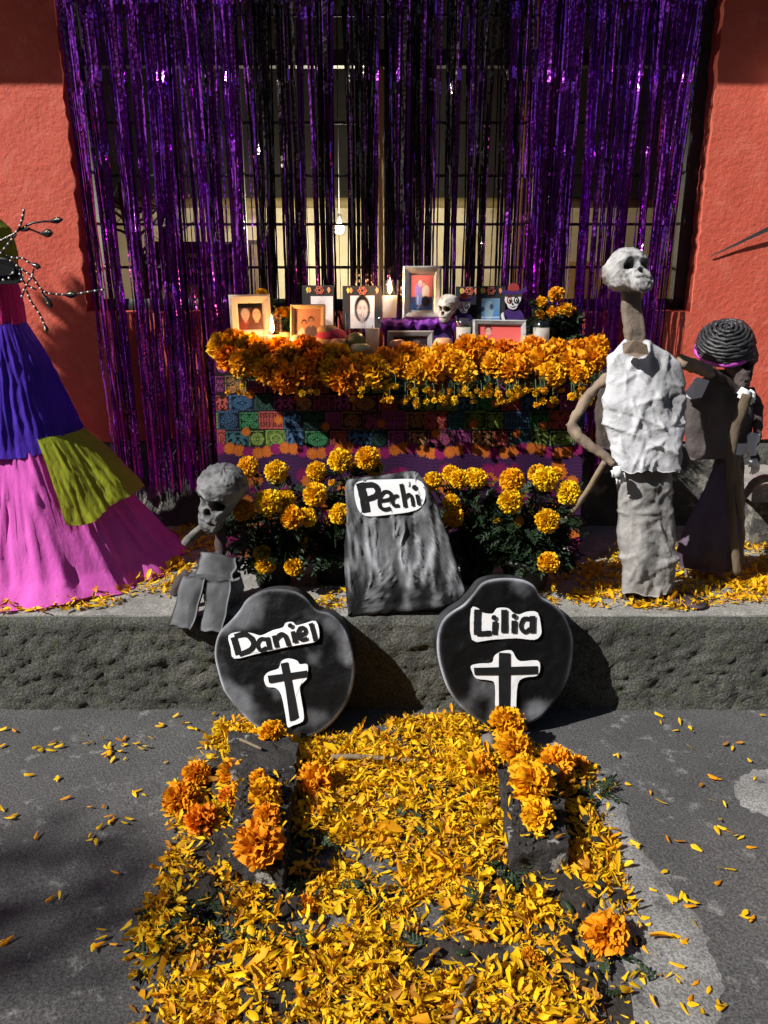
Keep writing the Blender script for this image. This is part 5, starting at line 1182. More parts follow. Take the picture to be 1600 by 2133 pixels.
# ---- bun-haired figure
LY = 2.80
lady = empty('paper_figure', (at(1500, 1180, LY).x, LY, K), 'dark cardboard figure with coiled black hair and a pink headband', 'paper figure')
hc = at(1511, 716, LY - .03); ax = Vector((-.22, -.50, .84)).normalized(); e1 = ax.orthogonal().normalized(); e2 = ax.cross(e1)
rx = 55 * pxm(hc)
v, f = lathe([(max(.002, math.cos(t)) * 1.0, math.sin(t)) for t in np.linspace(-.7, 1.565, 16)], (0, 0, 0), 32)
Rm = np.array([[e1.x, e2.x, ax.x], [e1.y, e2.y, ax.y], [e1.z, e2.z, ax.z]])
v = (np.array(v) * rx * .93 * np.array([1, 1, .80])) @ Rm.T + np.array(tuple(hc)); hairp = build('hair', v, f, M['hair'], lady)
turns = 12; P = []; gq = np.random.default_rng(3)
for i in range(turns * 34):
    t = i / (turns * 34); th = t * turns * 6.283; pol = (t ** .9) * 1.95; rr = rx * (1 + gq.normal(0, .008))
    d = e1 * (math.cos(th) * math.sin(pol)) + e2 * (math.sin(th) * math.sin(pol)) + ax * (math.cos(pol) * .80); P.append(hc + d * rr + Vector(gq.normal(0, .0016, 3)))
v, f = tube(P, .0062, 6, jit=.30, seed=2); build('coil', v, f, M['hair'], hairp)
P = []
for th in np.linspace(0, 6.283, 50):
    d = e1 * (math.cos(th) * math.sin(1.85)) + e2 * (math.sin(th) * math.sin(1.85)) + ax * (math.cos(1.85) * .8); P.append(hc + d * rx * 1.03)
v, f = tube(P, [.010], 8); v = v + np.stack([fbm(v * 60, 2, i) for i in range(3)], 1) * .003; build('headband', v, f, M['pink_band'], lady)
V, F, C_ = skull_mesh(15, (.15, .115, .11), crease=.02, dirt=.3); c = at(1532, 757, LY - .04); build('head', place(V, c, .088, 46, 8, 8), F, M['crumpled'], lady, cols=C_)
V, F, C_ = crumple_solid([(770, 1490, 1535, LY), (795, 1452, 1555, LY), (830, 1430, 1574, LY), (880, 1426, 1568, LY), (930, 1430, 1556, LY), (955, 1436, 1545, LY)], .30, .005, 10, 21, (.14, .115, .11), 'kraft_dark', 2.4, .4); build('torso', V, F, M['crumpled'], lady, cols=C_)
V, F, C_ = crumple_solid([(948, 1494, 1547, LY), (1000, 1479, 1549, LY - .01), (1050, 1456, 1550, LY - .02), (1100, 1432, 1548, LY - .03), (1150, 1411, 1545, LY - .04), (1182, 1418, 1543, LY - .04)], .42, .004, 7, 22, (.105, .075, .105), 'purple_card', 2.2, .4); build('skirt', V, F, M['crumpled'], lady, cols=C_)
fold([(1424, 822, -.05), (1452, 785, -.045), (1478, 793, -.05), (1462, 828, -.06), (1440, 832, -.06)], LY, .004, 'collar_flap', lady, 'paper')
fold([(1530, 925, -.05), (1556, 924, -.05), (1560, 940, -.05), (1545, 948, -.055), (1528, 948, -.055)], LY, .004, 'apron_hem', lady, 'paper')
arm([(1560, 810, LY), (1577, 850, LY - .01), (1578, 895, LY - .02), (1573, 925, LY - .03)], [.018, .019, .016, .014], 'upper_arm', lady, 'kraft_dark', 8)
arm([(1572, 905, LY - .035), (1566, 930, LY - .045), (1567, 948, LY - .05)], [.018, .018, .015], 'bandage', lady, 'paper', 9)
arm([(1569, 945, LY - .04), (1576, 962, LY - .045)], [.016, .013], 'wrist', lady, 'kraft_dark', 10)
hand(at(1572, 955, LY - .05), .055, (0, -.1, -1), lady, 'paper', (1, 0, 0), 11)
arm([(1534, 952, LY - .05), (1541, 1040, LY - .05), (1545, 1120, LY - .05), (1543, 1180, LY - .05)], [.012, .015, .012, .008], 'wooden_leg', lady, 'stick', 12)
# ---- small seated skeleton on the kerb
SY = 2.50
def card_box(px4, Y0, th, lean=0, name='plate', parent=None, seed=0, tone=.22):
    """px4: four pixel corners (clockwise from top left); depth Y0 at each corner given as third value"""
    C4 = [at(*p) for p in px4]; n = 14; V = []; nrm = (C4[1] - C4[0]).cross(C4[3] - C4[0]).normalized()
    if nrm.y > 0: nrm = -nrm
    for lay in (0, 1):
        for j in range(n):
            for i in range(n):
                a, b = i / (n - 1), j / (n - 1); p = C4[0].lerp(C4[1], a).lerp(C4[3].lerp(C4[2], a), b) - nrm * (th * lay); p = p + (C4[1] - C4[0]) * (.05 * math.sin(j * .9 + seed) * (a - .5) + .03 * math.sin(j * .45 + seed * 2)) + nrm * (.35 * (C4[1] - C4[0]).length * (.25 - (a - .5) ** 2)) + (C4[3] - C4[0]) * (.03 * math.sin(i * .8 + seed * 3) * (b - .5)); V.append(tuple(p))
    V = np.array(V); amp = np.r_[np.ones(n * n), np.zeros(n * n)]; V += np.array(tuple(nrm)) * ((fbm(V * 16, 3, seed) * .012 + (1 - creases(V, .05, seed)) * .004) * amp)[:, None]
    F = [tuple(q) for q in grid_faces(n, n)] + [tuple(q + n * n)[::-1] for q in grid_faces(n, n)]
    rim = [i for i in range(n)] + [j * n + n - 1 for j in range(1, n)] + [(n - 1) * n + i for i in range(n - 2, -1, -1)] + [j * n for j in range(n - 2, 0, -1)]
    F += [(rim[i], rim[(i + 1) % len(rim)], rim[(i + 1) % len(rim)] + n * n, rim[i] + n * n) for i in range(len(rim))]
    ij = np.arange(n * n); ed = np.minimum.reduce([ij % n, n - 1 - ij % n, ij // n, n - 1 - ij // n]); e = np.exp(-ed / 1.1); k = np.clip(tone * .42 * (.75 + .9 * fbm(V[:n * n] * 12, 3, seed + 3)) + .05 * e, .012, .5)
    k = np.r_[k, k * .8]; C = np.stack([k * .97, k * .985, k * 1.03], 1); return build(name, V, F, M['card'], parent, cols=C)
sm_ = empty('skeleton_figure', (at(440, 1240, SY).x, SY, K), 'small grey cardboard skeleton sitting on the kerb left of the Daniel disc', 'skeleton figure')
V, F, C_ = skull_mesh(19, (.25, .25, .25), crease=.045, dirt=.85); c = at(461, 1034, SY + .05); build('head', place(V, c, .112, -22, 10, 14), F, M['crumpled'], sm_, cols=C_)
arm([(455, 1085, SY + .07), (460, 1120, SY + .06), (458, 1160, SY + .05)], [.024, .019, .022], 'neck', sm_, 'kraft_dark', 20)
card_box([(417, 1150, SY + .03), (492, 1162, SY + .03), (485, 1212, SY - .02), (408, 1200, SY - .02)], SY, .05, 0, 'chest', sm_, 3, .24)
card_box([(392, 1192, SY - .01), (486, 1205, SY - .01), (478, 1228, SY - .06), (376, 1222, SY - .06)], SY, .05, 0, 'pelvis', sm_, 4, .20)
card_box([(380, 1200, SY - .075), (430, 1204, SY - .07), (398, 1312, SY - .165), (352, 1301, SY - .165)], SY, .032, 0, 'leg', sm_, 5, .26)
card_box([(432, 1212, SY - .07), (482, 1210, SY - .065), (465, 1316, SY - .15), (418, 1314, SY - .15)], SY, .032, 0, 'leg', sm_, 6, .30)
arm([(395, 1195, SY + .0), (375, 1215, SY - .03), (364, 1240, SY - .04)], [.02, .022, .016], 'hip_paper', sm_, 'kraft_dark', 24)
V, F, C_ = crumple_solid([(1200, 430, 500, SY + .02), (1225, 425, 505, SY + .02), (1262, 430, 498, SY + .02)], .9, .006, 14, 31, (.16, .16, .165), 'crumpled', 2.4, .5); build('seat_bundle', V, F, M['crumpled'], sm_, cols=C_)
arm([(437, 1084, SY + .08), (410, 1108, SY + .05), (381, 1134, SY + .02)], [.014, .014, .016, .012], 'bone', sm_, 'bone_card' if 'bone_card' in M else 'rock', 21)
arm([(500, 1075, SY + .09), (508, 1120, SY + .10), (505, 1160, SY + .08), (488, 1185, SY + .05)], [.010, .012, .011, .012], 'upper_arm', sm_, 'kraft_dark', 22)
for i, y in enumerate(np.linspace(1090, 1150, 6)):
    arm([(508, y, SY + .09), (492, y + 3, SY + .07), (478, y - 2, SY + .06)], [.004, .003, .002], 'rib', sm_, 'kraft_dark', 40 + i, 6)
# ---- paper catrina with tiered crepe skirts
DC = Vector((-1.43, 2.95, K)); cat = empty('catrina_doll', DC, 'life-size paper doll in tiered blue, green and pink crepe skirts', 'doll')
def tier(name, prof, m, a0=0, a1=2 * math.pi, folds=16, amp=.02, seed=0, hem=0.0, sy=.86, n=220, hemfn=None, zmin=K + .004):
    rows = 46; V = []; full = abs(a1 - a0 - 2 * math.pi) < 1e-6; gq = np.random.default_rng(seed); ph = gq.uniform(0, 6.28, 6); t = np.linspace(0, 1, rows)
    z = np.interp(t, np.linspace(0, 1, len(prof)), [p[1] for p in prof]); r = np.interp(t, np.linspace(0, 1, len(prof)), [p[0] for p in prof])
    A = np.linspace(a0, a1, n, endpoint=not full); T, AA = np.meshgrid(t, A, indexing='ij')
    w = (np.sin(AA * folds + ph[0] + 1.5 * np.sin(AA * 3 + ph[1])) * .6 + np.sin(AA * folds * 1.7 + ph[2]) * .3 + np.sin(AA * 5 + ph[3]) * .5); nz = fbm(np.stack([AA.ravel() * folds * .55, T.ravel() * .55, 0 * T.ravel() + seed], 1), 4, seed + 3).reshape(T.shape); n2 = 1 - 2 * np.abs(fbm(np.stack([AA.ravel() * folds * 1.7, T.ravel() * 1.5, 0 * T.ravel() + seed + 9], 1), 3, seed + 6).reshape(T.shape)); RR = r[:, None] + amp * (T ** .7 * (.45 * w + 1.1 * nz) + .60 * np.clip(n2, 0, 1) ** 3 * np.minimum(1, T * 6))
    Z = z[:, None] + (hemfn(AA) if hemfn is not None else 0) * T + hem * T ** 3 * np.sin(AA * 7 + ph[4]); Z = np.maximum(Z, zmin + .012 * (T < .98) * 0)
    X = DC.x + RR * np.cos(AA); Y = DC.y + RR * sy * np.sin(AA); V = np.stack([X, Y, Z], 2).reshape(-1, 3)
    V[:, 0] += fbm(V * 9, 3, seed) * .012 * T.ravel(); V[:, 1] += fbm(V * 9 + 5, 3, seed) * .012 * T.ravel(); V[:, 1] = np.minimum(V[:, 1], WY - .03)
    return build(name, V, grid_faces(n, rows, full), M[m], cat)
tier('pink_skirt', [(.20, .90), (.30, .76), (.41, .58), (.52, .42), (.60, K + .006)], 'c_pink', folds=19, amp=.036, seed=1, hem=.012, sy=.90)
tier('green_panel', [(.25, .885), (.355, .765), (.455, .645)], 'c_green', -.88, .9, folds=9, amp=.014, seed=2, sy=.90, n=90, hemfn=lambda a: -.06 * np.exp(-((a + .74) / .28) ** 2))
tier('blue_skirt', [(.085, 1.30), (.145, 1.16), (.205, .98), (.265, .825)], 'c_blue', folds=11, amp=.016, seed=3, hem=.006, sy=.92)
tier('waist_band', [(.075, 1.44), (.086, 1.36), (.090, 1.285)], 'c_mag', folds=8, amp=.004, seed=4, sy=.9)
tier('veil', [(.03, 1.665), (.075, 1.62), (.088, 1.53), (.072, 1.42)], 'veil', folds=9, amp=.006, seed=5, sy=.9)
V, F, C_ = skull_mesh(27, (.65, .62, .58)); build('head', place(V, (DC.x - .06, DC.y - .06, 1.56), .10, 8), F, M['crumpled'], cat, cols=C_)
DY = 2.86
hp = []
for pts in ([(-30, 545), (0, 536), (28, 545), (45, 570), (44, 588), (15, 592), (-30, 588)], [(-30, 560), (-5, 548), (20, 552), (30, 566), (10, 575), (-30, 575)]):
    Q = smooth_path([at(x, y, DY - .01 * len(hp)) for x, y in pts], 3, True); v, f = slab(Q, (0, -1, 0), .012); v = np.array(v); v[:, 1] += fbm(v * 25, 2, 3) * .012; hp.append(build('headpiece_petal', v, f, M['black_gloss'], cat, smooth=False))
for x, y in ((27, 568), (19, 579), (7, 583)):
    c = at(x, y, DY - .03); v, f = lathe([(.001, -.004), (.005, 0), (.001, .004)], c, 8); build('rhinestone', v, f, M['white_dot'], cat)
WIRES = [[(-8, 506), (14, 495), (35, 483), (46, 460), (51, 435)], [(35, 483), (59, 468), (84, 462), (101, 461)], [(35, 480), (59, 477), (84, 486)], [(34, 488), (18, 508), (0, 530)], [(13, 532), (30, 537), (48, 538), (63, 549)],
         [(13, 535), (42, 558), (67, 576), (82, 597), (98, 610), (131, 614)], [(155, 614), (184, 608), (218, 603)], [(42, 560), (44, 579), (60, 596), (76, 603)], [(70, 559), (67, 576), (56, 592), (45, 621)], [(55, 603), (65, 627), (84, 656), (95, 680)], [(88, 606), (91, 616)]]
beads = []
for i, w in enumerate(WIRES):
    P = smooth_path([at(x, y, DY - .03 + .006 * (i % 3)) for x, y in w], 5); v, f = tube(P, .0036, 6, jit=.15, seed=i); wo_ = build('wire_branch', v, f, M['black_gloss'], cat)
    if i in (1, 2): continue
    L = 0; bd = []
    for a, b in zip(P, P[1:]):
        L += (b - a).length
        if L > .017: L = 0; v, f = lathe([(.0005, -.0036), (.003, -.002), (.0036, 0), (.003, .002), (.0005, .0036)], b + Vector((0, -.004, 0)), 7); bd.append((v, f))
    if bd: v, f = join(bd); tag(build('beads', v, f, M['white_dot'], wo_), kind='stuff')
for i, (x0, y0, x1, y1, w) in enumerate([(99, 462, 131, 456, 13), (82, 487, 110, 484, 17), (61, 548, 85, 558, 12), (129, 614, 160, 613, 15), (89, 613, 108, 642, 15), (93, 676, 98, 694, 9), (44, 482, 62, 474, 8)]):
    a, b = at(x0, y0, DY - .03), at(x1, y1, DY - .045); d = b - a; L = d.length; s = d.cross(Vector((0, 1, 0))).normalized(); hw = w * pxm(a) / 2
    V = []; 
    for t in np.linspace(0, 1, 9):
        ww = hw * math.sin(math.pi * min(1, t ** 1.3 * .93 + .05)); 
        for q in (-1, -.5, 0, .5, 1): V.append(tuple(a + d * t + s * ww * q + Vector((0, .012 * (q * q) - .006, 0))))
    pe = build('drop_petal', V, grid_faces(5, 9), M['black_gloss'], cat)
    c = a.lerp(b, .72) + Vector((0, -.012, .004)); v, f = lathe([(.0005, -.004), (.0045, 0), (.0005, .004)], c, 8); build('gold_dot', v, f, M['gold'], pe)
# ================================================================== PETAL BED ON THE STREET
g = np.random.default_rng(77)
bed_px = [(455, 1505), (560, 1490), (720, 1540), (830, 1500), (1000, 1490), (1060, 1540), (1200, 1570), (1265, 1640), (1275, 1740), (1300, 1840), (1335, 1930), (1375, 2010), (1400, 2090), (1410, 2220), (300, 2220), (262, 2060), (290, 1930), (330, 1820), (370, 1740), (350, 1660), (420, 1570)]
bed = np.array([tuple(atz(x, y, 0))[:2] for x, y in bed_px]); bc = bed.mean(0)
def soil_h(x, y):
    P = np.stack([x, y, 0 * x], 1); ins = in_poly(x, y, (bed - bc) * .93 + bc)
    return np.where(ins, np.clip(.012 + fbm(P * 9, 4, 51) * .016 + fbm(P * 40, 3, 52) * .005, 0, .05), -.004)
GS = .009; xs = np.arange(-.85, .95, GS); ys = np.arange(1.0, 2.37, GS); X, Y = np.meshgrid(xs, ys)
# soil lies in patches: thick round the two blocks, thin elsewhere
soilpx = [[(440, 1570), (640, 1570), (680, 1640), (640, 1900), (560, 1960), (440, 1900), (380, 1980), (290, 2000), (350, 1800), (440, 1700)],
          [(940, 1570), (1180, 1560), (1270, 1640), (1260, 1860), (1180, 1960), (1000, 1940), (960, 1800), (900, 1700)], [(480, 1980), (900, 1960), (1250, 2030), (1240, 2200), (520, 2200)]]
h = soil_h(X.ravel(), Y.ravel()); Pn = np.stack([X.ravel(), Y.ravel(), 0 * X.ravel()], 1)
insoil = np.zeros(X.size, bool)
for sp_ in soilpx: insoil |= in_poly(X.ravel(), Y.ravel(), [tuple(atz(x, y, 0))[:2] for x, y in sp_])
h = np.where(insoil, h + .006 + fbm(Pn * 38, 4, 93, .7) * .016, np.where(h > 0, h * .4 - .006 + fbm(Pn * 6, 3, 90) * .006, h)); h = np.where(in_poly(X.ravel(), Y.ravel(), bed), h, -.012)
hg = h.reshape(X.shape)
o = build('soil', np.stack([X.ravel(), Y.ravel(), h], 1), grid_faces(len(xs), len(ys)), M['soil']); tag(o, 'dark crumbly soil under the marigold petals', 'soil', kind='stuff')
def ground_z(x, y):
    i = np.clip(((x - xs[0]) / GS).astype(int), 0, len(xs) - 1); j = np.clip(((y - ys[0]) / GS).astype(int), 0, len(ys) - 1); return np.maximum(hg[j, i], .003)
# ---- the two rows of concrete block
def block(label, pts, z1, seed):
    Q = [atz(x, y, z1) for x, y in pts]; c = sum(Q, Vector()) / 4; n = 26; V = []; m = 10
    F = []
    def quad(a, b, c_, d, nu, nv):
        k = len(V)
        for j in range(nv):
            for i in range(nu):
                p = a.lerp(b, i / (nu - 1)).lerp(d.lerp(c_, i / (nu - 1)), j / (nv - 1)); V.append(tuple(p))
        F.extend([tuple(int(t) + k for t in q) for q in grid_faces(nu, nv)])
    dn = Vector((0, 0, -z1)); quad(Q[3], Q[2], Q[1], Q[0], 14, 40)
    for i in range(4): a, b = Q[i], Q[(i + 1) % 4]; quad(a + dn, b + dn, b, a, 14 if i % 2 == 0 else 40, 9)
    V2 = np.array(V); D = np.stack([fbm(V2 * 22, 4, seed + i) for i in range(3)], 1) * .012 + np.stack([fbm(V2 * 70, 3, seed + 5 + i, .7) for i in range(3)], 1) * .009
    V2 += D; return tag(build('concrete_block', V2, F, M['block'], base=(c.x, c.y, 0)), label, 'concrete block', 'concrete blocks in the petal bed')
BZ = .085
block('dirt-caked concrete block in front of the Daniel disc, under the largest marigold', [(500, 1612), (612, 1612), (590, 1808), (478, 1795)], BZ, 3)
block('grey concrete block touching the Daniel disc', [(478, 1520), (622, 1540), (614, 1606), (480, 1606)], BZ - .012, 9)
block('pitted concrete block in front of the Lilia disc', [(1040, 1600), (1160, 1590), (1182, 1768), (1066, 1778)], BZ, 15)
c = atz(1018, 1552, .03); v, f = lathe([(.004, -.04), (.022, -.03), (.028, 0), (.02, .03), (.003, .038)], c, 16); v = v + np.stack([fbm(v * 30, 3, 4 + i) for i in range(3)], 1) * .012
tag(build('stone', v, f, M['rock'], base=(c.x, c.y, 0)), 'rounded grey stone left of the marigolds under the Lilia disc', 'stone')
# ---- petals
def scatter(poly_px, n, z, hfn, seed, size=(.014, .034), dens=None, tall_=.022):
    g = np.random.default_rng(seed); P = np.array([tuple(atz(x, y, z))[:2] for x, y in poly_px]); lo, hi = P.min(0), P.max(0); out = []
    while sum(len(o) for o in out) < n:
        q = g.uniform(lo, hi, (n * 2, 2)); q = q[in_poly(q[:, 0], q[:, 1], P)]
        if dens is not None: q = q[g.random(len(q)) < dens(q[:, 0], q[:, 1])]
        out.append(q)
    q = np.concatenate(out)[:n]; zz = hfn(q[:, 0], q[:, 1]) + g.uniform(.001, tall_, n) ** 1.0 * g.random(n)
    a = g.uniform(0, 6.283, n); el = g.normal(.08, .34, n); d = np.stack([np.cos(a) * np.cos(el), np.sin(a) * np.cos(el), np.sin(el)], 1)
    side = np.cross(d, np.stack([g.normal(0, .45, n), g.normal(0, .45, n), np.ones(n)], 1)); L = g.uniform(*size, n) * np.exp(g.normal(0, .22, n)) * np.where(g.random(n) < .28, .5, 1)
    V, F = petals(np.c_[q, zz], d, side, L, L * np.clip(np.exp(g.normal(-1.15, .42, n)), .10, .70), g.uniform(-.4, .8, n), g.normal(0, .42, n), g, .20, (.22, .7, 1.0, .55))
    V[:, 2] = np.maximum(V[:, 2], np.repeat(hfn(q[:, 0], q[:, 1]), 12) + .0012)
    u = g.random(n)[:, None]; c = np.where(u < .66, YEL[None] * np.array([[1, 1, 1]]) * (.70 + .38 * g.random((n, 1))), np.where(u < .93, (ORA * .7 + YEL * .3)[None] * (.75 + .3 * g.random((n, 1))), np.array([[.45, .20, .02]])))
    c = c * np.array([[1, 1.0, 1]]); t = np.tile(np.repeat([.80, .92, 1.0, .96], 3), n)[:, None]; return V, F, np.repeat(c, 12, 0) * t
def dens_bed(x, y):
    P = np.stack([x, y, 0 * x], 1); k = .42 + fbm(P * 9, 3, 61) * 1.9
    for bx_, by_, r_ in ((540, 1720, .10), (1130, 1720, .07), (600, 1850, .05), (430, 1900, .07), (1060, 1850, .06), (1240, 1680, .05), (1180, 1900, .06), (960, 1660, .05), (330, 2030, .06), (680, 1610, .04)):
        c = atz(bx_, by_, 0); k = k - .9 * np.exp(-((x - c.x) ** 2 + (y - c.y) ** 2) / r_ ** 2)
    e = atz(830, 1750, 0); k = k + .5 * np.exp(-((x - e.x) ** 2 / .10 + (y - e.y) ** 2 / .2)); return np.clip(k, .06, 1)
V, F, C_ = scatter(bed_px, 15500, 0, ground_z, 1, dens=dens_bed); o = build('marigold_petals', V, F, M['petal'], cols=C_); tag(o, 'thick bed of yellow marigold petals heaped on the street', 'petals', kind='stuff')
# raised heap before the kerb between the discs
V, F, C_ = scatter([(640, 1600), (760, 1560), (850, 1500), (960, 1495), (1010, 1540), (1040, 1620), (1000, 1760), (800, 1800), (680, 1740)], 3000, 0, lambda x, y: ground_z(x, y) + .004, 2, tall_=.032)
o = build('marigold_petals', V, F, M['petal'], cols=C_); tag(o, 'raised heap of yellow marigold petals between the two discs', 'petals', kind='stuff')
flat_k = lambda x, y: np.full(len(x), K + .005)
def patches(seed, fr=6): return lambda x, y: np.clip(.45 + fbm(np.stack([x, y, 0 * x], 1) * fr, 3, seed) * 1.5, .02, 1)
V, F, C_ = scatter([(1155, 1225), (1180, 1190), (1290, 1150), (1420, 1130), (1560, 1130), (1720, 1120), (1740, 1262), (1600, 1262), (1500, 1262), (1420, 1275), (1280, 1270), (1190, 1262)], 3600, K, flat_k, 3, (.018, .034), patches(7), .022)
o = build('marigold_petals', V, F, M['petal'], cols=C_); tag(o, 'yellow marigold petals strewn on the sidewalk round the tall skeleton\'s feet', 'petals', kind='stuff')
V, F, C_ = scatter([(230, 1235), (300, 1190), (340, 1120), (380, 1095), (460, 1100), (480, 1150), (420, 1180), (390, 1200), (360, 1240), (300, 1262), (150, 1272), (20, 1280), (-60, 1280), (-60, 1255), (120, 1258)], 900, K, flat_k, 4, (.018, .034), patches(9), .02)
o = build('marigold_petals', V, F, M['petal'], cols=C_); tag(o, 'yellow marigold petals on the sidewalk beside the pink skirt', 'petals', kind='stuff')
V, F, C_ = scatter([(640, 1262), (720, 1225), (720, 1270), (650, 1278)], 70, K, flat_k, 5, (.018, .03)); V2, F2, C2 = scatter([(960, 1250), (1160, 1200), (1180, 1268), (960, 1275)], 160, K, flat_k, 6, (.018, .03))
o = build('marigold_petals', np.concatenate([V, V2]), np.concatenate([F, F2 + len(V)]), M['petal'], cols=np.concatenate([C_, C2])); tag(o, 'scattered yellow petals on the sidewalk between the grave markers', 'petals', kind='stuff')
# stray petals on the street, one by one
PR = []
for i in range(8):
    V, F, C_ = None, None, None; gq = np.random.default_rng(300 + i); d = np.array([[1.0, 0, .05]]); V, F = petals(np.array([[-.5, 0, .06]]), d, np.array([[0, 1.0, gq.normal(0, .2)]]), 1.0, gq.uniform(.28, .5), gq.uniform(-.1, .45), gq.normal(0, .2), gq, .12, (.22, .7, 1.0, .55))
    V[:, 2] -= V[:, 2].min(); cc = (YEL, YEL, YEL * .8 + ORA * .2, ORA, YEL * .9, np.array([.45, .18, .02]), YEL, ORA * .5 + YEL * .5)[i]; me = mesh('marigold_petal', V, F, M['petal'], np.repeat(cc[None], 12, 0)); PR.append(me)
gs = np.random.default_rng(41)
def stray(poly, n, label, group, clump=0):
    P = [tuple(atz(x, y, 0))[:2] for x, y in poly]; A = np.array(P); k = 0
    while k < n:
        q = gs.uniform(A.min(0), A.max(0))
        if not in_poly(np.array([q[0]]), np.array([q[1]]), P)[0]: continue
        for _ in range(1 + int(gs.random() * clump)):
            if k >= n: break
            p = q + gs.normal(0, .02, 2); o = inst('marigold_petal', PR[int(gs.integers(8))], (p[0], p[1], .007), (gs.normal(0, .2), gs.normal(0, .15), gs.uniform(0, 6.28)), float(gs.uniform(.018, .034))); tag(o, label, 'petal', group); k += 1
stray([(0, 1510), (470, 1500), (450, 1560), (360, 1600), (200, 1580), (0, 1580)], 48, 'loose marigold petal on the grey street below the kerb at left', 'stray petals below the left kerb', 4)
stray([(0, 1580), (340, 1620), (300, 1800), (250, 2133), (0, 2133)], 34, 'loose marigold petal on the bare street left of the petal bed', 'stray petals left of the bed', 3)
stray([(1200, 1500), (1600, 1480), (1600, 1700), (1330, 1700), (1260, 1600)], 26, 'loose marigold petal on the grey street below the kerb at right', 'stray petals below the right kerb', 2)
stray([(1310, 1700), (1560, 1700), (1560, 2133), (1420, 2133), (1360, 1950)], 46, 'loose marigold petal on the cement right of the petal bed', 'stray petals right of the bed', 4)
# ---- leaves and stems mixed into the bed
lb, ld_ = [], []
for bx_, by_, n_, s_ in ((640, 1640, 26, .05), (690, 1640, 20, .04), (420, 1930, 40, .07), (360, 1980, 30, .06), (600, 1850, 26, .05), (690, 1760, 18, .04), (760, 1850, 14, .04), (880, 1700, 16, .05), (1065, 1850, 30, .05), (1000, 1890, 22, .05), (1235, 1660, 24, .04), (900, 1750, 14, .05), (650, 2010, 18, .06), (520, 1960, 22, .05), (1270, 2010, 16, .05), (1180, 1750, 12, .05), (800, 1960, 16, .07), (950, 1640, 14, .04)):
    c = atz(bx_, by_, 0)
    for _ in range(int(n_ * .6)):
        x, y = c.x + gs.normal(0, s_ * .7), c.y + gs.normal(0, s_ * .7); lb.append((x, y, float(ground_z(np.array([x]), np.array([y]))[0]) + gs.uniform(.004, .014))); a_ = gs.uniform(0, 6.28); ld_.append((math.cos(a_), math.sin(a_), gs.uniform(-.05, .3)))
v, f = leaflets(lb, ld_, gs, 4, .036, .007, .018); o = build('leaf_litter', v, f, M['green']); tag(o, 'dark green marigold leaves mixed into the petal bed', 'leaves', kind='stuff')
for i, (x, y) in enumerate(sorted(((825, 1585), (700, 1690), (690, 1680), (905, 1640), (600, 1850), (745, 1840), (965, 1985), (1185, 1890), (640, 1760), (880, 1730)))):
    c = atz(x, y, .02); v, f = lathe([(.001, -.016), (.006, -.012), (.008, 0), (.0065, .012), (.004, .018)], (0, 0, 0), 10); Rm = np.array(Matrix.Rotation(gs.uniform(0, 6), 3, 'Z') @ Matrix.Rotation(1.4, 3, 'X')); v = np.array(v) @ Rm.T + np.array(tuple(c))
    c.z = float(ground_z(np.array([c.x]), np.array([c.y]))[0]) + .012; tag(build('flower_bud', v, f, M['green'], base=c), f'dark green closed marigold bud in the petal bed, {ORD[i]} from the left', 'flower bud', 'buds in the petal bed')
def gstick(label, pts, rad, m):
    P = smooth_path([atz(x, y, z) for x, y, z in pts], 5); v, f = tube(P, rad, 8, jit=.08); tag(build('plant_stem', v, f, M[m], base=P[0]), label, 'stem')
gstick('thick dry stem lying at the front of the petal bed', [(985, 2035, .04), (965, 2075, .035), (948, 2120, .03), (940, 2180, .025)], [.006, .007, .006], 'stick')
gstick('pale reed lying across the petals below the Daniel disc', [(690, 1578, .03), (740, 1576, .03), (800, 1580, .025), (860, 1584, .02)], [.009, .008, .006], 'stick')
gstick('short splinter of wood on the grey block', [(500, 1540, .085), (545, 1560, .085)], [.005, .004], 'stick')
CL = []
for i in range(4):
    v, f = lathe([(.01, -.5), (.8, -.45), (1, 0), (.7, .5), (.01, .65)], (0, 0, 0), 12); v = v + np.stack([fbm(v * 1.6, 3, 70 + i * 3 + k) for k in range(3)], 1) * .45; CL.append(mesh('soil_clod', v, f, M['soil'], smooth=False))
for i, (x, y, r_) in enumerate(sorted(((880, 2010, .022), (1180, 1960, .02), (1200, 2000, .016), (1290, 1870, .02), (1250, 1850, .016), (830, 1860, .012), (820, 2040, .012), (730, 1700, .014), (965, 1660, .02), (930, 1640, .015), (1010, 1880, .02), (1040, 1890, .016), (1240, 1760, .018), (1220, 1720, .014), (440, 1850, .016), (620, 1890, .018), (590, 1900, .02), (1330, 1960, .014), (640, 2080, .016), (1150, 2050, .014), (1160, 1990, .013), (480, 2010, .014)))):
    c = atz(x, y, .01); z = float(ground_z(np.array([c.x]), np.array([c.y]))[0]); o = inst('soil_clod', CL[int(gs.integers(4))], (c.x, c.y, z + r_ * .25), (0, 0, gs.uniform(0, 6)), r_); tag(o, f'dark clod of soil lying among the petals, {ORD[i]} from the left', 'clod', 'soil clods in the petal bed')
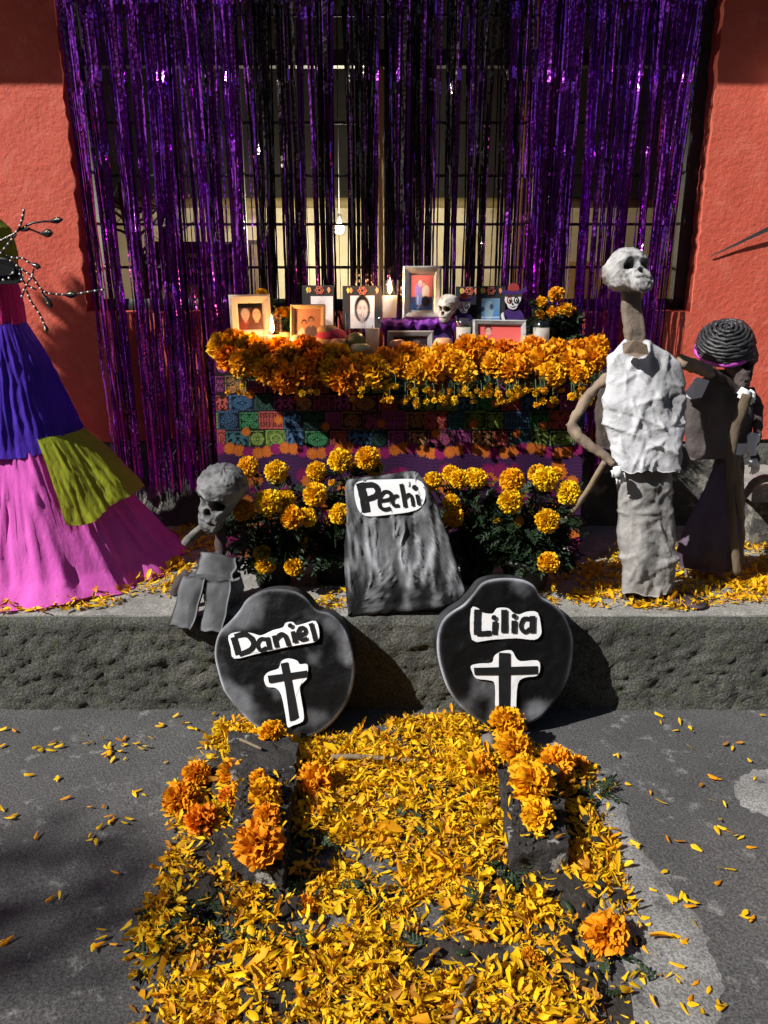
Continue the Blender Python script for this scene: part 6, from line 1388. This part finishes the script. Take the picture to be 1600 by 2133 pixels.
# crumbs of soil and a few petals lying on the blocks
def on_top(pts, n, z, seed):
    g = np.random.default_rng(seed); A = [atz(x, y, z) for x, y in pts]; L = []
    for _ in range(n):
        a, b = g.random(2); p = A[0].lerp(A[1], a).lerp(A[3].lerp(A[2], a), b); r = g.uniform(.003, .010)
        v = np.array([(1, 0, 0), (0, 1, 0), (-1, .1, 0), (0, -1, 0), (.2, .1, .9), (0, 0, -.6)]) * r * g.uniform(.6, 1.3, (6, 3)); L.append((v + np.array((p.x, p.y, z + r * .3)), [(0, 1, 4), (1, 2, 4), (2, 3, 4), (3, 0, 4), (1, 0, 5), (2, 1, 5), (3, 2, 5), (0, 3, 5)]))
    return join(L)
for pts, n_, z_, lab in (([(505, 1618), (608, 1618), (586, 1800), (482, 1788)], 420, BZ + .002, 'crumbs of dark soil on the block under the largest marigold'), ([(1046, 1606), (1156, 1598), (1176, 1764), (1070, 1772)], 260, BZ + .002, 'crumbs of dark soil on the block below the Lilia disc')):
    v, f = on_top(pts, n_, z_, n_); tag(build('soil_crumbs', v, f, M['soil'], smooth=False), lab, 'soil', kind='stuff')
    V, F, C_ = scatter(pts, 46, z_, lambda x, y, z_=z_: np.full(len(x), z_ + .004), n_ + 1, (.016, .03)); tag(build('marigold_petals', V, F, M['petal'], cols=C_), 'few yellow petals fallen ' + lab.split('soil ')[1], 'petals', kind='stuff')
# ---- whole heads on the bed
HEADS = [(566, 1525, 27, 'on the grey block against the Daniel disc', 1, .08), (410, 1615, 29, 'at the upper left of the left cluster', 0, .03), (376, 1665, 36, 'outermost of the left cluster, with a torn centre', 0, .03), (420, 1710, 36, 'lowest of the left cluster', 0, .03), (487, 1615, 34, 'between the left cluster and the block', 0, .035),
         (538, 1620, 18, 'small one at the back of the left block', 1, .11), (552, 1655, 34, 'in the middle of the left block', 0, .11), (556, 1702, 28, 'just behind the largest one on the left block', 0, .11), (540, 1757, 48, 'largest one, at the front of the left block', 0, .125), (655, 1632, 40, 'beside the left block on the petals', 1, .035),
         (1055, 1507, 36, 'topmost, against the Lilia disc', 1, .10), (1070, 1558, 38, 'second below the Lilia disc', 1, .10), (1000, 1602, 32, 'left of the right block', 1, .035), (1092, 1602, 30, 'third below the Lilia disc', 0, .11), (1110, 1630, 44, 'largest on the right block', 1, .12), (1157, 1590, 36, 'right of the right block', 1, .07), (1120, 1698, 35, 'front one on the right block', 1, .115),
         (1207, 1592, 20, 'small one at the right rim of the bed', 0, .02), (1262, 1945, 44, 'alone near the right front of the bed', 0, .035), (1102, 1995, 20, 'small sunken one near the front', 0, .02), (640, 1885, 24, 'half buried in the petals in front of the left block', 1, .01), (475, 1660, 20, 'small one right of the left cluster', 0, .03)]
g = np.random.default_rng(123)
for x, y, r_, where, kind_, z in HEADS:
    p = atz(x, y, z); rr = r_ * pxm(p); o = put_head('marigold_flower', GOLD if kind_ else BIG, p, rr, g.normal(.35, .25), g.normal(0, .25)); tag(o, f'loose orange marigold head, {where}', 'marigold', 'marigold heads on the petal bed')
o = put_head('marigold_flower', GOLD, at(368, 1180, 2.85) + Vector((0, 0, .0)), .03, .3); o.location = atz(368, 1172, K + .018); tag(o, 'crushed marigold head on the sidewalk between skirt and skeleton', 'marigold')
